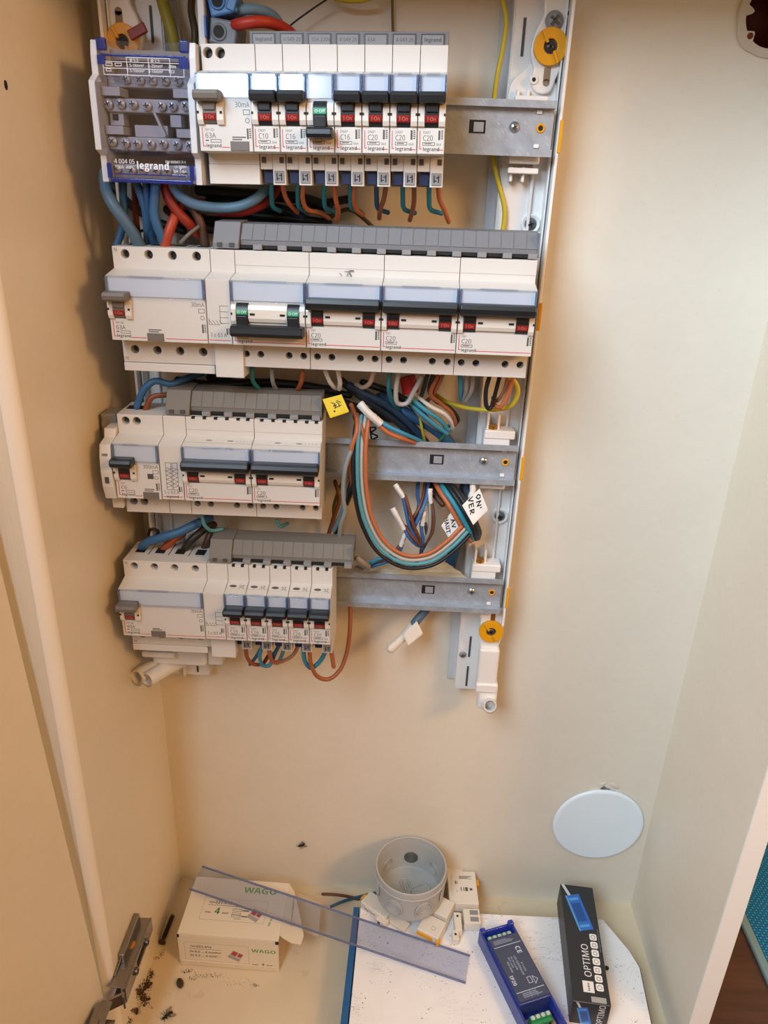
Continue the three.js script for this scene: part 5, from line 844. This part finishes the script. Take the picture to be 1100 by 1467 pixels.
// blue driver with green terminals
{
  const A = aty(685, 1331, -0.75), B2 = aty(732, 1315, -0.75), mid = A.clone().add(B2).multiplyScalar(0.5);
  const t = thing('led_driver', 'translucent blue driver with dark label and green screw terminals on the white panel', 'LED driver', [mid.x + 0.001, PANEL + 0.0003, mid.z]); rotY(t, 0.362);
  const w = 0.0385, L = 0.124;
  part('case', [bx(w, 0.0025, L, 0, 0.0013, L / 2, 0.0008), bx(0.0026, 0.0185, L, -w / 2 + 0.0013, 0.0096, L / 2, 0.001), bx(0.0026, 0.0185, L, w / 2 - 0.0013, 0.0096, L / 2, 0.001), bx(w, 0.0165, 0.0026, 0, 0.0085, 0.0013, 0.001), bx(w, 0.0165, 0.0026, 0, 0.0085, L - 0.0013, 0.001), bx(0.006, 0.008, 0.006, -w / 2 + 0.003, 0.018, 0.003, 0.0015), bx(0.006, 0.008, 0.006, w / 2 - 0.003, 0.018, 0.003, 0.0015)], M.blueCase, t);
  const hood = part('hood', [bx(w - 0.0036, 0.0225, 0.071, 0, 0.0115, 0.0505, 0.0016)], M.blueHood, t);
  const lab = printed('printed_label', 0.0318, 0.0665, 0, 0, 0, printMat('driver', 31.8, 66.5, 14, (g, W, H) => {
    const c2 = '#c9d2e6', ln = (s, x, y, z, b) => txt(g, s, x, y, z, c2, 'sans-serif', { turn: Math.PI / 2, bold: b });
    g.fillStyle = c2; g.fillRect(1, 9, W - 2, 0.6); g.fillRect(1, 57.5, W - 2, 0.6);
    bars(g, 3, 2, 22, 5, 4, '#8d96b0'); ln('CE', 22, 13, 7, true); ln('LED CONTROLLER', 16, 22, 2.6); ln('IN: DC12-24V', 12.5, 22, 2.4); ln('OUT: 4x5A', 9.5, 22, 2.4); ln('MAX 480W', 6.5, 26, 2.4); ln('IP20', 2.2, 40, 5, true); ln('RF 2.4GHz', 20, 30, 2.2); g.strokeStyle = c2; g.lineWidth = 0.5; g.strokeRect(18, 46, 4, 6); g.beginPath(); g.moveTo(24, 46); g.lineTo(28, 50); g.lineTo(24, 54); g.closePath(); g.stroke(); bars(g, 6, 59.5, 20, 5, 3, '#8d96b0'); g.fillRect(14, 58, 0.6, 7); g.fillRect(20, 58, 0.6, 7);
  }, '#454c62', 0.45), hood); lab.rotation.x = -Math.PI / 2; lab.position.set(0, 0.0229, 0.0505);
  part('circuit_board', bx(w - 0.008, 0.0014, 0.026, 0, 0.0048, 0.1035), std('#a98d5a', 0.6), t);
  const term = (z, n, s) => {
    const o = part('terminal_strip', [bx(n * s, 0.008, 0.0078, 0, 0.0092, z, 0.0005), bx(n * s, 0.0035, 0.0045, 0, 0.0142, z - 0.0012, 0.0005)], M.pcbGreen, t);
    for (let i = 0; i < n; i++) { const x = (i - (n - 1) / 2) * s; part('terminal_screw', [new THREE.TorusGeometry(0.0017, 0.0004, 6, 16).rotateX(Math.PI / 2).translate(x, 0.0161, z - 0.0012), cyl(0.0015, 0.0006, x, 0.0159, z - 0.0012, 'y', 14)], M.tin, o); part('wire_port', bx(s * 0.55, 0.003, 0.0006, x, 0.0085, z + 0.004), M.dark, o); }
  };
  term(0.0975, 4, 0.0054); term(0.0115, 5, 0.0056);
}
// black product box
{
  const t = thing('product_box', 'slim black box with white icons and a blue driver pictured on it', 'box', [0.4015, PANEL + 0.0003, 0.0745]); rotY(t, -0.082);
  const w = 0.0352, L = 0.131, h = 0.0305;
  part('carton', bx(w, h, L, 0, h / 2, 0, 0.0006), std('#2b2b2d', 0.45), t);
  const drv = (g) => { g.fillStyle = '#cfd2d4'; g.save(); g.rotate(-0.45); g.fillRect(-0.9, -4.5, 1.8, 9); g.restore(); g.save(); g.translate(6.5, 14.5); g.rotate(-0.27); g.fillStyle = '#2f6ec4'; g.fillRect(-4.4, -11.5, 8.8, 23); g.fillStyle = '#1f4f97'; g.fillRect(-2.8, -6, 5.6, 12); g.fillStyle = '#58a0dc'; g.fillRect(-4.4, -11.5, 1, 23); g.fillRect(-3, -9.5, 6, 1.6); g.fillRect(-3, 8, 6, 1.6); g.restore(); };
  const top = printed('printed_top', w - 0.0006, L - 0.0006, 0, 0, 0, printMat('optimo', 34.6, 130.4, 12, (g, W, H) => {
    g.save(); g.translate(5, 6); g.scale(1.75, 1.85); drv(g); g.restore();
    txt(g, 'OPTIMO', 20.2, 105, 9.4, '#e8e8e8', 'sans-serif', { turn: -Math.PI / 2 }); g.fillStyle = '#e8e6e2'; g.fillRect(10.5, 109, 10.5, 11.5); txt(g, 'RGBW', 17, 119, 2.8, '#333', 'sans-serif', { turn: -Math.PI / 2, bold: true });
    for (let i = 0; i < 7; i++) { const y = 57 + i * 8.9, x = 23.6 - i * 0.1; g.fillStyle = '#ecebe8'; g.beginPath(); g.roundRect(x, y, 7.2, 7.4, 1.8); g.fill(); g.strokeStyle = '#555'; g.lineWidth = 0.5; if (i % 3 === 0) { g.beginPath(); g.arc(x + 3.6, y + 3.7, 2, 0, 7); g.stroke(); } else g.strokeRect(x + 2, y + 2.2, 3.2, 3.2); }
    bars(g, 32.4, 51, 0.8, 26, 18, '#9a9a9a'); g.fillStyle = '#a6a5a3'; g.fillRect(17, 124, 14, 5.5);
  }, '#2a2a2c', 0.42), t); top.rotation.x = -Math.PI / 2; top.position.set(0, h, 0);
  printed('printed_end', w - 0.0006, h - 0.0006, 0, h / 2, L / 2, printMat('optimoEnd', 34.6, 29.9, 12, (g) => { g.save(); g.translate(5, 3); g.scale(1.15, 1.1); drv(g); g.restore(); txt(g, 'OPTIMO', 30, 30, 8, '#e8e8e8', 'sans-serif', { turn: -Math.PI / 2 }); }, '#2a2a2c', 0.42), t);
  part('worn_edge', [bx(0.0005, 0.0005, L, w / 2 - 0.0003, h, 0), bx(w, 0.0005, 0.0005, 0, h, L / 2 - 0.0003)], std('#8f8c88', 0.8), t);
  tag(part('pebble', new THREE.IcosahedronGeometry(0.0024, 1).scale(1.2, 0.7, 1).translate(0.4272, PANEL + 0.0017, 0.082), M.dark, scene), 'dark crumb beside the slim black box on the white panel', 'crumb');
}
W('brown wire lying on the floor behind the cardboard box', '#6a3e22', 1.6, [[462, 1281, -0.004], [482, 1282, -0.004], [505, 1286, -0.005], [530, 1296, -0.006], [552, 1302, -0.008]]);
W('blue wire crossing a brown one behind the blue tray', '#265a74', 1.6, [[474, 1299, 0.012], [490, 1292, 0.004], [510, 1286, -0.006], [535, 1280, -0.012], [556, 1276, -0.014]]);
// ---------------------------------------------------------------- small things on the walls
{ // white blanking disc over a broken hole
  const P = at(857, 1183, BACK + 0.004);
  const t = thing('blanking_disc', 'plain white round cover on the back, just under a broken hole', 'cover disc', [P.x, P.y, BACK]);
  part('disc_face', new THREE.LatheGeometry([[0.0002, 0.0052], [0.046, 0.0050], [0.0485, 0.0042], [0.0495, 0.0028], [0.0495, 0.0012], [0.047, 0.0006], [0.0002, 0.0006]].map((p) => new THREE.Vector2(...p)), 72).rotateX(Math.PI / 2), M.disc, t);
  const c = thing('plaster_chip', 'chipped plaster around the broken hole above the round white cover', 'plaster', [HOLE.x, HOLE.y, BACK]);
  for (const [x, y, w2, h2, a] of [[0.009, 0.006, 0.011, 0.005, -0.5], [-0.011, -0.001, 0.012, 0.003, 0.2], [0.015, -0.002, 0.012, 0.003, -0.5], [-0.004, 0.0075, 0.008, 0.0026, 0.6]]) part('chip', new THREE.IcosahedronGeometry(1, 1).scale(w2 / 1.7, h2 / 1.7, 0.0014).rotateZ(a).translate(x, y, 0.0006), M.plaster, c);
  part('cavity', bx(0.02, 0.018, 0.001, 0, 0, -0.0185), M.dark, c);
}
{ // open flush box high on the back
  const t = thing('flush_box', 'open flush wall box with a scalloped cream rim and dark red inside', 'wall box', OUT.toArray());
  const s = new THREE.Shape(), N = 96; for (let i = 0; i < N; i++) { const a = i / N * 2 * Math.PI, r = 0.0262 + 0.0016 * Math.max(0, Math.cos(4 * (a - 3.86))) ; i ? s.lineTo(r * Math.cos(a), r * Math.sin(a)) : s.moveTo(r * Math.cos(a), r * Math.sin(a)); }
  const hole = new THREE.Path(); for (let i = 0; i <= N; i++) { const a = -i / N * 2 * Math.PI; let r = 0.0205; for (const c of [3.86, 0.72]) { const d = Math.abs(((a - c) % 6.2832 + 9.4248) % 6.2832 - 3.1416); if (d < 0.19) r -= 0.0042 * Math.cos(d / 0.19 * 1.57); } for (const c of [3.05, 6.19]) { const d = Math.abs(((a - c) % 6.2832 + 9.4248) % 6.2832 - 3.1416); if (d < 0.15) r -= 0.0052 * Math.sqrt(Math.cos(d / 0.15 * 1.57)); } i ? hole.lineTo(r * Math.cos(a), r * Math.sin(a)) : hole.moveTo(r * Math.cos(a), r * Math.sin(a)); }
  part('rim', plate(s, [hole], 0.0028, 0, 0.0006), M.rimCream, t);
  part('cup', new THREE.LatheGeometry([[0.0002, -0.038], [0.0212, -0.038], [0.0214, -0.0002], [0.0222, -0.0002], [0.0222, -0.039], [0.0002, -0.039]].map((p) => new THREE.Vector2(...p)), 40).rotateX(Math.PI / 2), M.redCup, t);
  for (const a of [3.86, 0.72]) part('screw_hole', cyl(0.0021, 0.0004, 0.0203 * Math.cos(a), 0.0203 * Math.sin(a), 0.0028), M.redCup, t);
}
function fly(label, pos, turn, s, wings) {
  const t = thing('dead_fly', label, 'fly', pos);
  part('body', [new THREE.SphereGeometry(0.0019, 12, 8).scale(1, 0.85, 1.5).translate(0, 0.0016, 0.0018), new THREE.SphereGeometry(0.0015, 12, 8).translate(0, 0.0016, -0.0014), new THREE.SphereGeometry(0.0011, 10, 8).translate(0, 0.0015, -0.0034)], std('#16150f', 0.5), t);
  const lg = []; for (let i = 0; i < 6; i++) { const sx = i % 2 ? 1 : -1, k = (i >> 1) - 1; lg.push(tube([V(0.0008 * sx, 0.0022, -0.0012 + k * 0.0009), V(0.0026 * sx, 0.0042, -0.0014 + k * 0.0018), V(0.0036 * sx, 0.003, -0.0014 + k * 0.003)], 0.00018, 6)); }
  part('legs', lg, M.dark, t);
  if (wings) for (const sx of [-1, 1]) part('wing', new THREE.SphereGeometry(1, 12, 6).scale(0.0014, 0.00012, 0.0036).translate(0, 0, 0.0034).rotateY(sx * 0.5).translate(0.0009 * sx, 0.0024, -0.0006), phys('#b9a98a', 0.4, { transmission: 0.5, thickness: 0 }), t);
  t.scale.setScalar(s); t.rotation.y = turn; return t;
}
{
  const a = aty(240, 1457, FLOOR); fly('dead black fly on its back, one wing up, on the cupboard floor', [a.x, FLOOR + 0.0002, a.z], 2.3, 1.25, true);
  const b = at(432, 1209, BACK), f = fly('dead fly stuck to the back above the clear strip', [b.x, b.y, BACK + 0.0002], 0, 1.0, true); f.rotation.set(Math.PI / 2, 2.2, 0);
  const c = aty(258, 1411, FLOOR), t = thing('dead_bug', 'brown husk of a bug on the floor before the cardboard box', 'bug', [c.x, FLOOR + 0.0002, c.z]); rotY(t, 0.5);
  part('husk', new THREE.SphereGeometry(0.0042, 14, 10).scale(0.85, 0.65, 1.35).translate(0, 0.0024, 0), std('#4a3724', 0.8), t); part('seam', tube([V(0, 0.005, -0.004), V(0, 0.0054, 0), V(0, 0.0045, 0.0045)], 0.0003, 8), M.dark, t);
  const d0 = aty(247, 1312, FLOOR + 0.003), d1 = aty(232, 1350, FLOOR + 0.003), s = thing('old_screw', 'long rusty screw lying in the corner beside the cardboard box', 'screw');
  const d = d1.clone().sub(d0), q = new THREE.Quaternion().setFromUnitVectors(V(0, 1, 0), d.clone().normalize()), m = d0.clone().addScaledVector(d, 0.5);
  const th = []; for (let i = 0; i < 14; i++) th.push(new THREE.TorusGeometry(0.0021, 0.0004, 5, 12).rotateX(Math.PI / 2).translate(0, -d.length() / 2 + i * d.length() / 16, 0));
  const sh = part('shank', [cyl(0.0019, d.length(), 0, 0, 0, 'y', 10, 0.0012), ...th], std('#4a3420', 0.7, { metalness: 0.3 }), s), hd = part('head', [cyl(0.0038, 0.0016, 0, d.length() / 2, 0, 'y', 16), bx(0.005, 0.0006, 0.0008, 0, d.length() / 2 + 0.0009, 0)], std('#5a3f24', 0.7, { metalness: 0.3 }), s);
  s.position.copy(m); s.quaternion.copy(q);
}
{ // crumbs and grit along the left edge of the floor and before the box
  const gs = [], put = (px, py, r) => {
    const p = aty(px, py, FLOOR), f = p.x < LX + 0.0005, q = f ? CAM.clone().addScaledVector(p.clone().sub(CAM), (LX - CAM.x) / (p.x - CAM.x)) : p, g = new THREE.IcosahedronGeometry(r, 0).rotateY(rnd() * 6);
    gs.push(f ? g.scale(0.4, 1, 1.2).translate(LX + r * 0.3, q.y, q.z) : g.scale(1, 0.4, 1.2).translate(q.x, FLOOR + r * 0.3, q.z));
  };
  const gauss = () => (rnd() + rnd() + rnd() - 1.5) / 1.5;
  for (const [cx, cy, sx, sy, n, r] of [[216, 1395, 7, 9, 60, 0.0011], [209, 1410, 12, 13, 150, 0.0015], [200, 1422, 9, 12, 170, 0.0017], [206, 1432, 12, 12, 120, 0.0014], [194, 1448, 10, 8, 90, 0.0013], [186, 1462, 5, 8, 40, 0.001], [231, 1366, 6, 8, 22, 0.0006], [224, 1372, 9, 3, 14, 0.0006], [216, 1443, 6, 5, 8, 0.0005], [232, 1460, 5, 5, 8, 0.0005],
    [268, 1391, 14, 5, 26, 0.0008], [300, 1398, 40, 6, 40, 0.0006], [364, 1412, 9, 4, 16, 0.0007], [340, 1408, 40, 10, 24, 0.0004], [276, 1402, 10, 5, 18, 0.0005]])
    for (let i = 0; i < n * 2.2; i++) put(cx + gauss() * sx, cy + gauss() * sy, 0.0002 + rnd() * rnd() * rnd() * r);
  const o = part('grit', gs, std('#4f3920', 0.9), scene); tag(o, 'dark crumbs and grit along the edge of the cupboard floor', 'grit'); o.userData.kind = 'stuff';
}
{ // spot in the side panel
  const P = at(9, 122, 0.1), z = 0.1241; tag(part('screw_hole', cyl(0.0016, 0.0005, 0, 0, 0, 'x', 12).scale(1, 1.6, 1).translate(LX + 0.0002, 0.0058, z), M.dark, scene), 'dark hole drilled in the tan side panel near its upper front', 'hole');
}
// ---------------------------------------------------------------- hinge on the left side panel
{
  const t = thing('cabinet_hinge', 'chromed concealed hinge low on the side panel, joining the askew door', 'hinge', [LX, -0.7125, 0.142]); rotY(t, 0.0);
  part('mounting_plate', [bx(0.004, 0.032, 0.036, 0.002, 0, -0.012, 0.0008), bx(0.006, 0.011, 0.044, 0.003, 0.014, -0.01, 0.0015)], M.chrome, t);
  part('hinge_arm', [prof([[-0.036, -0.0085], [-0.036, 0.0085], [0.036, 0.0085], [0.036, -0.0085]].reverse(), 0.0016, 0.0135, 0.0004), bx(0.0125, 0.0014, 0.070, 0.0075, 0.0085, 0, 0.0004), bx(0.0125, 0.0014, 0.070, 0.0075, -0.0085, 0, 0.0004)], M.chrome, t);
  part('edge_bead', [capped([V(0.0015, 0.0098, -0.03), V(0.0015, 0.0112, -0.012), V(0.0015, 0.0098, -0.006)], 0.0011), capped([V(0.0015, 0.0098, 0.002), V(0.0015, 0.0112, 0.012), V(0.0015, 0.0098, 0.024)], 0.0011)].flat(), M.chrome, t);
  part('slot', bx(0.0006, 0.006, 0.02, 0.0155, 0, -0.004), M.dark, t);
  for (const z of [-0.017, 0.012]) { const s = part('adjusting_screw', cyl(0.0036, 0.0022, 0.0162, -0.001, z, 'x', 18), M.chrome, t); part('screw_recess', [bx(0.0006, 0.0045, 0.0009, 0.0173, -0.001, z), bx(0.0006, 0.0009, 0.0045, 0.0173, -0.001, z)], M.dark, s); }
  part('dried_glue', new THREE.IcosahedronGeometry(0.0042, 1).scale(0.8, 0.25, 1.1).translate(0.006, 0.0094, -0.006), std('#a8752e', 0.8), t);
  const link = part('link', [bx(0.0022, 0.014, 0.026, 0, 0, 0, 0.0006).rotateY(-1.0).translate(0.0035, 0, 0.044), bx(0.0018, 0.016, 0.012, 0, 0, 0, 0.0005).rotateY(0.5).translate(0.0125, 0, 0.037)], M.chrome, t);
  part('pivot', [cyl(0.0022, 0.019, 0.0125, 0, 0.034, 'y', 12), cyl(0.002, 0.019, -0.003, 0, 0.052, 'y', 12)], M.chrome, link);
  part('cup', [bx(0.006, 0.026, 0.05, 0.000, 0.004, 0.078, 0.002), cyl(0.015, 0.006, 0.0025, 0.004, 0.074, 'x', 28), bx(0.009, 0.0016, 0.04, 0.006, 0.0165, 0.072, 0.0006), bx(0.009, 0.0016, 0.04, 0.006, -0.0085, 0.072, 0.0006)], M.chrome, t);
}
// ---------------------------------------------------------------- the woven rug on the room floor
{
  const t = thing('woven_rug', 'turquoise woven rug with a pale teal binding on the brown floor', 'rug', [0.636, ROOM, 0]);
  const weave = dataTex(128, (u, v) => { const i = Math.floor(u * 8), j = Math.floor(v * 8), a = (u * 8) % 1, b = (v * 8) % 1, over = (i + j) % 2, e = Math.min(a, 1 - a, b, 1 - b); const k = (over ? 1.05 : 0.8) * (e < 0.1 ? 0.35 : 1); return [0.13 * k, 0.64 * k, 0.92 * k]; }, true);
  const wb = dataTex(128, (u, v) => { const i = Math.floor(u * 8), j = Math.floor(v * 8), a = (u * 8) % 1, b = (v * 8) % 1; return (i + j) % 2 ? Math.sin(a * Math.PI) : 0.6 * Math.sin(b * Math.PI); });
  weave.repeat.set(36, 36); wb.repeat.set(36, 36);
  part('woven_field', metres(bx(0.7, 0.005, 1.0, 0.359, 0.0026, 0.0, 0.001)), std('#ffffff', 0.8, { map: weave, bumpMap: wb, bumpScale: 0.0008 }), t);
  part('binding', bx(0.010, 0.0064, 1.002, 0.005, 0.0033, 0.0, 0.002), std('#7fa5b0', 0.7), t);
}

renderer.render(scene, camera);
